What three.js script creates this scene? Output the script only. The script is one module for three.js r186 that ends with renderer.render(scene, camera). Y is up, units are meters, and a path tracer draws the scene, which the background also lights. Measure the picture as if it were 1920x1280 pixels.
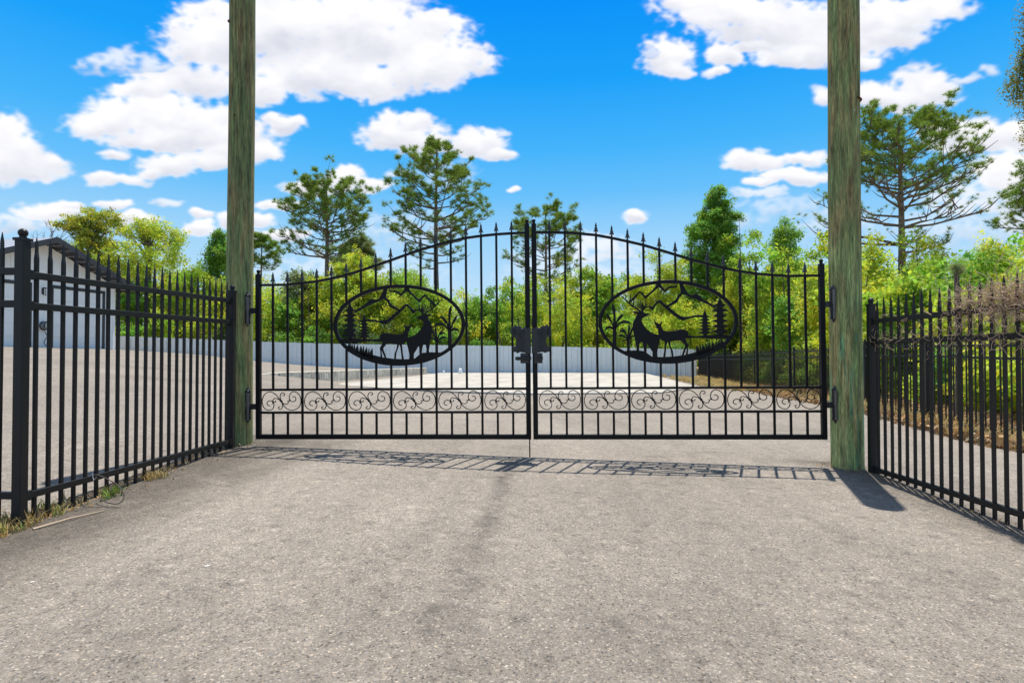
import * as THREE from 'three';
import { mergeGeometries } from 'three/addons/utils/BufferGeometryUtils.js';
import { ImprovedNoise } from 'three/addons/math/ImprovedNoise.js';

// ---------------------------------------------------------------- camera, sky, sun, exposure
const scene = new THREE.Scene();
const EYE = 0.924, FOCAL = 1093, HORIZON = 657;            // eye height above the drive; focal length and horizon of the 1920 px wide photograph
const camera = new THREE.PerspectiveCamera(60.7, 1024 / 682, 0.05, 2500);
camera.position.set(0, EYE, 0);
camera.rotation.x = 0.0155;
const EXPOSURE = 1.5;
const renderer = new THREE.WebGLRenderer({ antialias: true });
renderer.toneMapping = THREE.LinearToneMapping;
renderer.toneMappingExposure = EXPOSURE;
renderer.shadowMap.enabled = true;
const sun = new THREE.DirectionalLight(new THREE.Color(1.0, 0.94, 0.84), 4.6);
sun.position.set(0.122 * 60, 60, -0.31 * 60);
sun.castShadow = true;
sun.shadow.mapSize.set(4096, 4096);
Object.assign(sun.shadow.camera, { left: -60, right: 60, top: 60, bottom: -60, near: 1, far: 200 });
scene.add(sun, sun.target);

// ---------------------------------------------------------------- small tools
function rng(seed) { let a = seed >>> 0; return () => { a = (a + 0x6d2b79f5) >>> 0; let t = a; t = Math.imul(t ^ (t >>> 15), t | 1); t ^= t + Math.imul(t ^ (t >>> 7), t | 61); return ((t ^ (t >>> 14)) >>> 0) / 4294967296; }; }
const perlin = new ImprovedNoise();
const noise = (x, y, z = 0.37) => perlin.noise(x, y, z);
function fbm(x, y, z, n = 5) { let s = 0, a = 0.5; for (let i = 0; i < n; i++) { s += a * perlin.noise(x, y, z); x = x * 2.03 + 11.3; y = y * 2.03 + 7.7; z += 3.1; a *= 0.5; } return s; }
const clamp = (x, a = 0, b = 1) => Math.min(b, Math.max(a, x));
const lerp = (a, b, t) => a + (b - a) * t;
const sstep = (a, b, x) => { const t = clamp((x - a) / (b - a)); return t * t * (3 - 2 * t); };
const V = (x, y, z) => new THREE.Vector3(x, y, z);
// where something seen in this direction stands when it is D metres away
const at = (px, py, D) => V(((px - 960) / FOCAL) * D, EYE + ((HORIZON - py) / FOCAL) * D, -D);
const rgb = (r, g, b) => new THREE.Color().setRGB(r, g, b);
const names = {};
function numbered(n) { names[n] = (names[n] ?? -1) + 1; return names[n] ? `${n}_${String(names[n]).padStart(3, '0')}` : n; }
function tag(o, label, category, group) { o.userData = { ...o.userData, label, category }; if (group) o.userData.group = group; return o; }
function thing(name, label, category, pos, turn = 0, group) {
  const o = new THREE.Group(); o.name = numbered(name); o.position.copy(pos); o.rotation.y = turn; scene.add(o);
  return tag(o, label, category, group);
}
function part(name, g, m, parent, kind) {
  const o = new THREE.Mesh(Array.isArray(g) ? join(g) : g, m); o.name = name; o.castShadow = o.receiveShadow = true;
  if (kind) o.userData.kind = kind;
  (parent ?? scene).add(o); return o;
}
function top(name, g, m, label, category, group) { return tag(part(numbered(name), g, m), label, category, group); }
function struct(name, g, m) { const o = part(name, g, m); o.userData.kind = 'structure'; return o; }
function plain(g) { const q = g.index ? g.toNonIndexed() : g; for (const k of Object.keys(q.attributes)) if (!['position', 'normal', 'uv'].includes(k)) q.deleteAttribute(k); if (!q.attributes.uv) q.setAttribute('uv', new THREE.BufferAttribute(new Float32Array(q.attributes.position.count * 2), 2)); return q; }
function join(list) { return list.length === 1 ? list[0] : mergeGeometries(list.map(plain)); }
function box(w, h, d, x = 0, y = 0, z = 0, rz = 0) { const g = new THREE.BoxGeometry(w, h, d); if (rz) g.rotateZ(rz); g.translate(x, y, z); return g; }
// a square bar with bevelled long edges along y
function bar(w, h, d, x, y, z, b = 0.003) {
  const s = new THREE.Shape(), a = w / 2, c = d / 2;
  s.moveTo(-a + b, -c); s.lineTo(a - b, -c); s.lineTo(a, -c + b); s.lineTo(a, c - b); s.lineTo(a - b, c); s.lineTo(-a + b, c); s.lineTo(-a, c - b); s.lineTo(-a, -c + b);
  const g = new THREE.ExtrudeGeometry(s, { depth: h, bevelEnabled: false }); g.rotateX(-Math.PI / 2); g.translate(x, y, z); return g;   // from y to y + h
}
function hbar(x0, x1, y0, y1, h, d, z = 0) {      // a bevelled rail between two points of its plane
  const L = Math.hypot(x1 - x0, y1 - y0), g = bar(h, L, d, 0, 0, 0); g.rotateZ(-Math.PI / 2); g.rotateZ(Math.atan2(y1 - y0, x1 - x0)); g.translate(x0, y0, z); return g;
}
function cyl(r0, r1, h, n = 12, x = 0, y = 0, z = 0) { const g = new THREE.CylinderGeometry(r1, r0, h, n); g.translate(x, y + h / 2, z); return g; }
function ball(r, x, y, z, n = 12) { const g = new THREE.SphereGeometry(r, n, Math.max(6, n - 4)); g.translate(x, y, z); return g; }
function tube(pts, r, seg = 24, rad = 6) { return new THREE.TubeGeometry(new THREE.CatmullRomCurve3(pts), seg, r, rad, false); }
// a tapered limb through points with a radius at each
function limb(pts, rad, sides = 6) {
  const pos = [], uv = [], idx = [], n = pts.length, up = V(0, 0, 1), t = V(0, 0, 0), a = V(0, 0, 0), b = V(0, 0, 0); let run = 0;
  for (let i = 0; i < n; i++) {
    t.subVectors(pts[Math.min(n - 1, i + 1)], pts[Math.max(0, i - 1)]).normalize();
    a.crossVectors(Math.abs(t.z) > 0.9 ? V(1, 0, 0) : up, t).normalize(); b.crossVectors(t, a);
    if (i) run += pts[i].distanceTo(pts[i - 1]);
    for (let s = 0; s <= sides; s++) { const w = (s / sides) * Math.PI * 2, c = Math.cos(w) * rad[i], d = Math.sin(w) * rad[i]; pos.push(pts[i].x + a.x * c + b.x * d, pts[i].y + a.y * c + b.y * d, pts[i].z + a.z * c + b.z * d); uv.push(s / sides, run); }
    if (i) for (let s = 0; s < sides; s++) { const p = (i - 1) * (sides + 1) + s, q = p + sides + 1; idx.push(p, p + 1, q, p + 1, q + 1, q); }
  }
  const g = new THREE.BufferGeometry(); g.setAttribute('position', new THREE.Float32BufferAttribute(pos, 3)); g.setAttribute('uv', new THREE.Float32BufferAttribute(uv, 2)); g.setIndex(idx); g.computeVertexNormals(); return g;
}
function grid(xs, ds, place, colour) {            // a sheet over columns xs and rows ds
  const pos = [], uv = [], col = [], idx = [], nx = xs.length;
  for (const d of ds) for (const x of xs) { const [X, Y, D] = place(x, d); pos.push(X, Y, -D); uv.push(X, D); if (colour) col.push(...colour(X, D)); }
  for (let j = 0; j < ds.length - 1; j++) for (let i = 0; i < nx - 1; i++) { const p = j * nx + i, q = p + nx; idx.push(p, p + 1, q, p + 1, q + 1, q); }
  const g = new THREE.BufferGeometry(); g.setAttribute('position', new THREE.Float32BufferAttribute(pos, 3)); g.setAttribute('uv', new THREE.Float32BufferAttribute(uv, 2));
  if (colour) g.setAttribute('color', new THREE.Float32BufferAttribute(col, 3));
  g.setIndex(idx); g.computeVertexNormals(); return g;
}
const range = (...runs) => { const out = []; for (const [a, b, s] of runs) for (let x = a; x < b - 1e-6; x += s) out.push(x); out.push(runs[runs.length - 1][1]); return out; };
function texture(w, h, fill, srgb, rx = 1, ry = 1) {
  const data = new Uint8Array(w * h * 4);
  for (let j = 0; j < h; j++) for (let i = 0; i < w; i++) { const c = fill(i, j), k = (j * w + i) * 4; data[k] = clamp(c[0], 0, 255); data[k + 1] = clamp(c[1], 0, 255); data[k + 2] = clamp(c[2], 0, 255); data[k + 3] = 255; }
  const t = new THREE.DataTexture(data, w, h, THREE.RGBAFormat); t.magFilter = THREE.LinearFilter; t.minFilter = THREE.LinearMipmapLinearFilter; t.generateMipmaps = true; t.wrapS = t.wrapT = THREE.RepeatWrapping; t.repeat.set(rx, ry);
  if (srgb) t.colorSpace = THREE.SRGBColorSpace; t.needsUpdate = true; return t;
}

// ---------------------------------------------------------------- sky: air and fair-weather cumulus
{
  const W = 2048, H = 2048, data = new Float32Array(W * H * 4);
  const ramp = [[0, 0.60, 0.79, 0.95], [5, 0.52, 0.75, 0.96], [10.7, 0.34, 0.66, 0.97], [15, 0.14, 0.53, 0.97], [19, 0.06, 0.455, 0.97], [25, 0.012, 0.36, 0.96], [31, 0.004, 0.295, 0.95], [42, 0.04, 0.22, 0.60], [60, 0.05, 0.17, 0.42], [90, 0.05, 0.14, 0.34]];
  const air = (el) => { let i = 0; while (i < ramp.length - 2 && el > ramp[i + 1][0]) i++; const t = clamp((el - ramp[i][0]) / (ramp[i + 1][0] - ramp[i][0])); return [1, 2, 3].map((c) => lerp(ramp[i][c], ramp[i + 1][c], t)); };
  // the clouds in front: bearing right of straight ahead and height, both as tangents in thousandths, half width, half height, softness
  const puffs = [
    [400, 75, 105, 70], [520, 50, 150, 80], [650, 50, 150, 85], [760, 85, 120, 60], [850, 112, 82, 34], [600, 130, 140, 50], [690, 152, 100, 36], [800, 130, 90, 40], [340, 150, 110, 34], [260, 165, 75, 18], [275, 120, 50, 22, 2], [190, 117, 58, 20, 2], [225, 100, 35, 20, 2], [495, 165, 42, 32], [400, 15, 60, 26], [810, 45, 70, 30],
    [270, 212, 110, 40], [190, 232, 72, 30], [350, 238, 130, 46], [430, 258, 90, 40], [485, 284, 38, 20], [400, 292, 80, 24], [300, 262, 110, 24],
    [315, 312, 58, 25], [272, 325, 22, 11], [380, 306, 52, 15], [213, 289, 34, 9], [215, 336, 62, 12], [182, 333, 24, 8],
    [8, 250, 34, 42], [35, 285, 48, 38], [52, 316, 66, 26], [-10, 310, 70, 40], [-60, 290, 80, 60], [90, 305, 26, 25],
    [532, 232, 34, 20], [512, 220, 20, 12], [550, 225, 20, 14],
    [752, 250, 74, 38], [715, 240, 32, 18], [795, 268, 52, 24], [775, 225, 40, 20], [895, 268, 56, 30], [935, 290, 34, 12], [940, 252, 20, 9, 2],
    [650, 335, 34, 26], [690, 346, 36, 15], [580, 352, 50, 16], [745, 322, 24, 8, 2],
    [520, 386, 52, 11], [525, 440, 55, 14], [370, 427, 30, 14], [372, 402, 22, 9], [420, 412, 24, 14], [480, 410, 30, 14], [85, 400, 66, 18], [215, 382, 38, 9], [310, 378, 28, 9, 2], [255, 410, 42, 12], [120, 385, 40, 9], [30, 420, 80, 18, 2],
    [1300, 0, 80, 24], [1370, 22, 110, 38], [1450, 45, 120, 52], [1550, 62, 140, 56], [1500, 102, 86, 20], [1600, 112, 60, 16], [1660, 32, 110, 46], [1750, 12, 80, 26], [1420, 85, 50, 12], [1650, 70, 90, 18],
    [1255, 104, 50, 38], [1268, 130, 34, 18], [1225, 92, 22, 14, 2], [1362, 102, 34, 22], [1345, 132, 26, 8], [1625, 120, 20, 9],
    [1547, 180, 22, 20], [1640, 180, 56, 26], [1738, 165, 64, 42], [1695, 190, 58, 22], [1865, 128, 26, 10, 2], [1820, 145, 36, 8, 2], [1580, 178, 40, 18],
    [1400, 298, 46, 19], [1450, 304, 44, 14], [1512, 297, 42, 16], [1490, 331, 70, 15], [1425, 338, 28, 9], [1440, 362, 66, 12, 2], [1470, 385, 110, 22, 3], [1390, 410, 60, 20, 3],
    [1850, 258, 110, 34], [1790, 248, 56, 24], [1920, 250, 60, 26], [1905, 330, 86, 50], [1850, 375, 130, 50, 2], [1800, 430, 140, 40, 3], [1930, 400, 100, 60, 2], [1560, 420, 90, 40, 3],
    [1192, 406, 28, 12], [961, 358, 12, 5], [830, 330, 60, 40, 3], [760, 430, 130, 40, 3], [1120, 470, 80, 30, 2], [1100, 520, 160, 50, 3], [650, 520, 200, 50, 3], [1010, 500, 60, 50, 3],
  ];
  // the rest of the sky carries the same kind of clouds, scattered
  const field = (px, py) => {
    let f = -1, soft = 1, sw = 1e-6, sd = 0;
    for (const [cx, cy, rx, ry, s] of puffs) {
      const dx = (px - cx) / (rx * 1.12); if (dx > 1.5 || dx < -1.5) continue;
      const dy = (py - cy) / (py > cy ? ry : ry * 1.2); if (dy > 1.5 || dy < -1.5) continue;
      const v = 1 - (dx * dx + dy * dy); if (v > f) { f = v; soft = s ?? 1; }
      if (v > -0.3) { const w = (v + 0.3) ** 2; sw += w; sd += w * dy; }
    }
    return [f, soft, sd / sw];
  };
  const dens = (px, py, want) => {
    const w1 = fbm(px / 58, py / 42, 1.7, 3) * 26, w2 = fbm(px / 58 + 31, py / 42, 5.1, 3) * 20;
    const [f, soft, low] = field(px + w1, py + w2);
    if (f <= -0.99) return [0, f, 0];
    const b = 1 - Math.abs(fbm(px / 34, py / 27, 9.2, 5)) * 2.6;          // billows
    const g = f + (b - 0.60) * (soft > 1 ? 1.0 : 0.56) + fbm(px / 11, py / 9, 4.4, 3) * (f > 0.45 ? 0.1 : 0.42);
    return [soft > 1 ? sstep(0.0, soft > 2 ? 1.5 : 1.1, g) * (soft > 2 ? 0.5 : 0.75) : Math.pow(sstep(-0.20, 0.62, g), 1.15), g, low + (b - 0.6) * -0.16];
  };
  const K = 1 / EXPOSURE;
  for (let j = 0; j < H; j++) {
    const el = ((j + 0.5) / H) * 180 - 90, ce = Math.cos((el * Math.PI) / 180), se = Math.sin((el * Math.PI) / 180);
    const base = air(Math.max(0, el));
    for (let i = 0; i < W; i++) {
      const k = (j * W + i) * 4; let c = base;
      if (el <= 0) c = [0.34, 0.33, 0.30];
      else {
        const phi = ((i + 0.5) / W - 0.5) * Math.PI * 2, x = ce * Math.cos(phi), z = ce * Math.sin(phi);
        let d = 0, lit = 1;
        const front = z < -0.25 ? sstep(0.25, 0.5, -z) : 0;
        const px = front > 0 ? 960 + (FOCAL * x) / -z : 0, py = front > 0 ? HORIZON - (FOCAL * se) / -z : 0;
        const inView = front * (1 - sstep(1250, 1600, Math.abs(px - 960))) * sstep(-420, -120, py);
        if (inView > 0) {
          const [a, g, low] = dens(px, py); d = a * inView;
          if (d > 0) lit = 1.04 - 0.66 * sstep(-0.5, 0.9, low) * sstep(0.05, 0.8, g) + fbm(px / 80, py / 52, 2.2, 4) * 0.5;
        }
        if (inView < 1 && el > 4) {
          const h = 1 / (se + 0.12), n = fbm(x * h * 1.3 + 3, z * h * 1.3 + 9, 6.6, 5), e = sstep(-0.06, 0.12, n) * (1 - inView) * sstep(4, 12, el);
          if (e > d) { d = e; lit = 1 - sstep(0.1, 0.35, n) * 0.4; }
        }
        lit = clamp(lit, 0.25, 1.06);
        const white = [lerp(0.50, 1.0, lit), lerp(0.53, 1.0, lit), lerp(0.68, 1.03, lit)];
        c = [0, 1, 2].map((q) => lerp(base[q], white[q], d));
      }
      data[k] = c[0] * K; data[k + 1] = c[1] * K; data[k + 2] = c[2] * K; data[k + 3] = 1;
    }
  }
  const sky = new THREE.DataTexture(data, W, H, THREE.RGBAFormat, THREE.FloatType);
  sky.mapping = THREE.EquirectangularReflectionMapping; sky.magFilter = sky.minFilter = THREE.LinearFilter; sky.needsUpdate = true; sky.name = 'sky';
  scene.background = sky; scene.environment = sky;
}

// ---------------------------------------------------------------- the lie of the land: a thin-plate surface through measured heights
const level = (x) => -EYE - 0.0178 * x;
const known = [];
for (const d of [-8, -3, 0, 2]) for (const x of [-3.4, 0, 3.2]) known.push([x, d, level(x) - (x < 0 ? 0.05 : x > 0 ? 0.01 : 0)]);
known.push([-2.56, 3.04, -0.914], [-2.5, 4.1, -0.886], [-2.49, 5.2, -0.862], [-2.48, 6.0, -0.85], [2.94, 4.78, -0.992], [2.86, 3.3, -1.0], [2.8, 2.4, -1.0], [2.9, 6.1, -0.995], [0, 3.3, -0.924], [0, 5.1, -0.924], [0, 6.3, -0.93]);
known.push([-6, 3, -0.90], [-5, 6, -0.83], [-8, 12, -0.62], [-13, 18, -0.28], [-22.3, 28.2, 0.13], [-21.9, 32.2, 0.06], [-22.6, 24, 0.2], [-14, 24, -0.42], [-12.9, 31, -0.66], [-17, 32, -0.25], [-5.5, 13, -0.86], [-6.6, 17, -0.86],
  [-9.6, 22, -0.80], [-9, 25, -0.86], [-8, 30, -0.99], [-7.9, 20.2, -0.93], [-7.3, 22.6, -1.2], [-6.8, 24, -1.42], [-5, 29, -1.42], [-4, 34, -1.42], [-4.2, 21, -1.41], [0.5, 18.4, -1.40], [4.8, 18.9, -1.40], [7, 22, -1.41], [0, 28, -1.46], [6, 30, -1.46], [8, 35, -1.46],
  [0, 9, -1.03], [0, 13, -1.17], [3, 16, -1.31], [-3, 16, -1.22], [4.5, 7, -1.07], [4.6, 11, -1.13], [6.2, 7.57, -1.22], [6.6, 9.8, -1.20], [7.5, 14.6, -1.28], [9, 22.8, -1.46], [11.2, 36, -1.76],
  [-15.9, 37.5, -0.8], [-10.8, 37.3, -1.1], [-5.6, 37, -1.42], [2, 37, -1.46], [-26, 38, 0.0], [-34, 30, 0.3], [-30, 10, 0], [-25, -10, -0.6], [25, -10, -1.0], [14, 10, -1.25], [18, 25, -1.5], [22, 45, -1.7], [0, 48, -1.5], [-22, 50, -0.4], [-45, 55, 0.3], [0, 75, -1.4], [45, 60, -1.6], [45, 10, -1.3], [-50, 0, -0.2], [0, -30, -0.9]);
const kern = (x, y) => { const r2 = x * x + y * y; return r2 > 1e-9 ? r2 * Math.log(r2) : 0; };
const spline = (() => {
  const n = known.length, N = n + 3, A = Array.from({ length: N }, () => new Float64Array(N + 1));
  for (let i = 0; i < n; i++) { for (let j = 0; j < n; j++) A[i][j] = kern(known[i][0] - known[j][0], known[i][1] - known[j][1]); A[i][i] += 0.001; const p = [1, known[i][0], known[i][1]]; for (let k = 0; k < 3; k++) A[i][n + k] = A[n + k][i] = p[k]; A[i][N] = known[i][2]; }
  for (let c = 0; c < N; c++) { let p = c; for (let r = c + 1; r < N; r++) if (Math.abs(A[r][c]) > Math.abs(A[p][c])) p = r; [A[c], A[p]] = [A[p], A[c]]; for (let r = 0; r < N; r++) if (r !== c) { const f = A[r][c] / A[c][c]; if (f) for (let k = c; k <= N; k++) A[r][k] -= f * A[c][k]; } }
  return A.map((row, i) => row[N] / row[i]);
})();
const landCache = new Map();
function gh(x, d) {                                // height of the ground, D metres ahead
  const far = Math.hypot(x, d - 15), w = sstep(50, 85, far), X = x * (far > 85 ? 85 / far : 1), Dd = 15 + (d - 15) * (far > 85 ? 85 / far : 1);
  const key = Math.round(X * 500) * 1e6 + Math.round(Dd * 500); let v = landCache.get(key);
  if (v === undefined) { const n = known.length; v = spline[n] + spline[n + 1] * X + spline[n + 2] * Dd; for (let i = 0; i < n; i++) v += spline[i] * kern(X - known[i][0], Dd - known[i][1]); v = Math.max(-2.2, Math.min(0.9, v)); landCache.set(key, v); }
  return EYE + lerp(v, -1.2, w);
}
const sideX = (d) => 6.9 + 0.176 * (d - 9.8);       // the long black fence on the right
const backD = (x) => 36 + (11.4 - x) * 0.066;       // the grey sheet fence at the back

// ---------------------------------------------------------------- materials
const std = (name, o) => { const m = new THREE.MeshStandardMaterial(o); m.name = name; return m; };
const phys = (name, o) => { const m = new THREE.MeshPhysicalMaterial(o); m.name = name; return m; };
const rT = rng(5);
const grainTex = texture(1024, 1024, (i, j) => { const n = fbm(i / 40, j / 40, 0.5, 4); const v = 200 + n * 60 + (rT() - 0.5) * 34; return [v, v, v]; }, false, 3, 3);
const black = phys('black powder coat', { color: rgb(0.006, 0.006, 0.0065), roughness: 0.45, metalness: 0.0, specularIntensity: 0.4, bumpMap: grainTex, bumpScale: 0.0003 });
const blackRail = phys('black aluminium', { color: rgb(0.013, 0.0132, 0.014), roughness: 0.42, specularIntensity: 0.6, bumpMap: grainTex, bumpScale: 0.0003 });
const castIron = phys('black cast iron', { color: rgb(0.022, 0.022, 0.023), roughness: 0.36, specularIntensity: 0.9, bumpMap: grainTex, bumpScale: 0.0008 });
const wornSteel = std('worn hinge steel', { color: rgb(0.13, 0.125, 0.12), roughness: 0.4, metalness: 0.5 });
const galvanised = std('galvanised steel', { color: rgb(0.5, 0.5, 0.5), roughness: 0.4, metalness: 0.7 });
const rust = std('rusty steel', { color: rgb(0.10, 0.032, 0.012), roughness: 0.9 });

// weathered asphalt: fine chippings in sand-coloured binder
const rA = rng(77), AS = 2048;
const chip = new Float32Array(AS * AS).fill(0), chipTint = new Float32Array(AS * AS);
for (let k = 0; k < 190000; k++) {
  const cx = rA() * AS, cy = rA() * AS, r = 0.9 + rA() * rA() * 3.0, v = (rA() - 0.48) * (0.55 + rA() * 0.6), t = (rA() - 0.5);
  const el = 0.6 + rA() * 0.8, an = rA() * 3.14, ca = Math.cos(an), sa = Math.sin(an), R = Math.ceil(r * 1.5);
  for (let y = -R; y <= R; y++) for (let x = -R; x <= R; x++) { const u = (x * ca + y * sa) * el, w = (-x * sa + y * ca) / el; if (u * u + w * w > r * r) continue; const q = ((Math.floor(cy + y) + AS) % AS) * AS + ((Math.floor(cx + x) + AS) % AS); chip[q] = v; chipTint[q] = t; }
}
const blotch = new Float32Array(AS * AS);
for (let k = 0; k < 5200; k++) { const cx = rA() * AS, cy = rA() * AS, r = 5 + rA() * rA() * 30, v = (rA() - 0.52) * 0.22, R = Math.ceil(r); for (let y = -R; y <= R; y++) for (let x = -R; x <= R; x++) { const u = (x * x + y * y) / (r * r); if (u < 1) blotch[((Math.floor(cy + y) + AS) % AS) * AS + ((Math.floor(cx + x) + AS) % AS)] += v * (1 - u); } }
for (let k = 0; k < 60000; k++) { const cx = rA() * AS, cy = rA() * AS, r = 2.2 + rA() * rA() * 4.6, v = (rA() - 0.5) * 0.31, R = Math.ceil(r); for (let y = -R; y <= R; y++) for (let x = -R; x <= R; x++) { const u = (x * x + y * y) / (r * r); if (u < 1) blotch[((Math.floor(cy + y) + AS) % AS) * AS + ((Math.floor(cx + x) + AS) % AS)] += v * (1 - u); } }
const asphaltMap = texture(AS, AS, (i, j) => {
  const q = j * AS + i, c = chip[q], t = chipTint[q], n = blotch[q] + (rA() - 0.5) * 0.30;
  const v = 1 + c * 0.86 + n; return [125 * v + t * 12, 117 * v + t * 2, 107.5 * v - t * 10];
}, true, 1 / 3, 1 / 3);
const asphaltBump = texture(AS, AS, (i, j) => { const v = 128 + chip[j * AS + i] * 95 + (rA() - 0.5) * 46; return [v, v, v]; }, false, 1 / 3, 1 / 3);
const asphalt = std('weathered asphalt', { map: asphaltMap, bumpMap: asphaltBump, bumpScale: 0.005, roughness: 0.95, vertexColors: true });
const concreteMap = texture(1024, 1024, (i, j) => { const n = fbm(i / 180, j / 180, 1.5, 5) * 40 + (rT() - 0.5) * 16; return [164 + n, 159 + n, 150 + n]; }, true, 0.25, 0.25);
const concrete = std('pale concrete', { map: concreteMap, roughness: 0.9 });
const wallMap = texture(1024, 512, (i, j) => { const n = fbm(i / 60, j / 160, 3.5, 5), s = sstep(0.08, 0.3, fbm(i / 22, j / 240, 8.5, 4)); const v = 208 + n * 60 - s * 60; return [v * 1.0, v * 0.965, v * 0.88]; }, true, 0.3, 0.8);
const oldConcrete = std('stained concrete', { map: wallMap, roughness: 0.95 });
const litterMap = texture(1024, 1024, (i, j) => { const n = fbm(i / 30, j / 30, 5.5, 5), m = fbm(i / 9, j / 9, 7.5, 3), v = 1 + n * 0.7 + m * 0.6 + (rT() - 0.5) * 0.3; const g = sstep(0.0, 0.3, fbm(i / 90, j / 90, 2.1, 3)); return [lerp(168, 120, g) * v, lerp(136, 118, g) * v, lerp(96, 66, g) * v]; }, true, 0.4, 0.4);
const litter = std('leaf litter', { map: litterMap, bumpMap: litterMap, bumpScale: 0.03, roughness: 1 });
const dirtMap = texture(512, 512, (i, j) => { const v = 1 + fbm(i / 20, j / 20, 5.5, 5) * 0.6 + (rT() - 0.5) * 0.5; return [112 * v, 96 * v, 76 * v]; }, true, 1.2, 1.2);
const dirt = std('sandy dirt', { map: dirtMap, bumpMap: dirtMap, bumpScale: 0.012, roughness: 1 });

// treated pine pole: brown grain washed over with green
function poleMaps(seed, mint) {
  const r = rng(seed), w = 512, h = 2048, R = 1.0;
  const cycle = (i, f, k) => [Math.cos((i / w) * Math.PI * 2) * f + k, Math.sin((i / w) * Math.PI * 2) * f + k];
  const hgt = new Float32Array(w * h);
  const map = texture(w, h, (i, j) => {
    const [a, b] = cycle(i, 1.0, seed);
    const swirl = fbm(a * 1.3, b * 1.3, j / 210, 4) * 4.6;
    const grain = Math.abs(perlin.noise(a * 9 + swirl, b * 9 - swirl, j / 420)) , fine = perlin.noise(a * 34 + swirl, b * 34, j / 70), streak = perlin.noise(a * 16 + swirl * 0.6, b * 16, j / 340);
    const line = 1 - sstep(0.0, 0.10, grain), green = sstep(-0.40, 0.40, fbm(a * 2.2 + 9 + swirl * 0.1, b * 2.2, j / 200 + 4, 4) + 0.10);
    const m = mint ? sstep(0.16, 0.42, fbm(a * 3 + 3, b * 3 + 1, j / 210 + 13, 3) + (j / h < 0.30 ? 0.12 : -0.16)) : 0;
    const blotch = sstep(0.18, 0.45, fbm(a * 2.6, b * 2.6, j / 120 + 21, 4));
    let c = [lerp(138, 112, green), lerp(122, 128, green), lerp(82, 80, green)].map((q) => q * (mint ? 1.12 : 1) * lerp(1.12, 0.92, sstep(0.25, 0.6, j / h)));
    c = [lerp(c[0], 112, m), lerp(c[1], 170, m), lerp(c[2], 128, m)];
    const v = 1 + streak * 0.12 + fine * 0.20 + perlin.noise(a * 22 + swirl, b * 22, j / 26) * 0.26 - line * 0.13 - blotch * 0.26 + fbm(a * 5, b * 5, j / 110, 4) * 0.55 + (r() - 0.5) * 0.14;
    hgt[j * w + i] = 128 + streak * 50 + fine * 60 - line * 60;
    return [c[0] * v * (1 + blotch * 0.06), c[1] * v, c[2] * v];
  }, true, 1, 1);
  const bump = texture(w, h, (i, j) => { const v = hgt[j * w + i]; return [v, v, v]; }, false, 1, 1);
  return std('treated pine pole', { map, bumpMap: bump, bumpScale: 0.008, roughness: 0.92 });
}
const sheetPaint = std('pale grey sheet metal', { color: rgb(0.72, 0.76, 0.75), roughness: 0.55, bumpMap: grainTex, bumpScale: 0.001 });
const barnWhite = std('white siding', { color: rgb(0.92, 0.91, 0.88), roughness: 0.6 });
const doorWhite = std('white door paint', { color: rgb(0.92, 0.91, 0.88), roughness: 0.55 });
const darkTrim = std('charcoal trim', { color: rgb(0.045, 0.047, 0.055), roughness: 0.6 });
const roofMetal = std('pale metal roof', { color: rgb(0.42, 0.44, 0.48), roughness: 0.45, metalness: 0.3 });
const barkMap = texture(256, 512, (i, j) => { const a = (i / 256) * Math.PI * 2, n = fbm(Math.cos(a) * 3, Math.sin(a) * 3, j / 40, 5), v = 1 + n * 1.3 + (rT() - 0.5) * 0.2; return [118 * v, 104 * v, 92 * v]; }, true, 1, 0.5);
const pineBark = std('pine bark', { map: barkMap, bumpMap: barkMap, bumpScale: 0.03, roughness: 1 });
const oakBark = std('oak bark', { map: barkMap, color: rgb(0.72, 0.74, 0.74), bumpMap: barkMap, bumpScale: 0.02, roughness: 1 });
const leafMat = (name, r, g, b, t = 0.55) => phys(name, { color: rgb(r, g, b), roughness: 0.85, transmission: t, thickness: 0, specularIntensity: 0.35, side: THREE.DoubleSide });
const leaves = {
  lime: leafMat('lime green leaves', 0.52, 0.60, 0.05), fresh: leafMat('fresh green leaves', 0.37, 0.53, 0.05), mid: leafMat('mid green leaves', 0.23, 0.42, 0.05), deep: leafMat('deep green leaves', 0.10, 0.19, 0.04),
  olive: leafMat('olive leaves', 0.42, 0.46, 0.05), grey: leafMat('grey green leaves', 0.26, 0.33, 0.14), brownish: leafMat('brownish oak leaves', 0.25, 0.26, 0.06, 0.45),
};
const needleMat = leafMat('pine needles', 0.22, 0.33, 0.045, 0.45), palerNeedles = leafMat('pale pine needles', 0.30, 0.36, 0.14, 0.4);
const dryStraw = phys('dry straw', { color: rgb(0.46, 0.34, 0.12), roughness: 0.9, transmission: 0.3, thickness: 0, side: THREE.DoubleSide });
const weedGreen = phys('weed leaves', { color: rgb(0.26, 0.34, 0.04), roughness: 0.8, transmission: 0.35, thickness: 0, side: THREE.DoubleSide });
const dryLeaf = phys('dry leaf', { color: rgb(0.34, 0.22, 0.11), roughness: 0.9, transmission: 0.2, thickness: 0, side: THREE.DoubleSide });
const vineBark = std('dry vine', { color: rgb(0.50, 0.37, 0.25), roughness: 1 });

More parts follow.
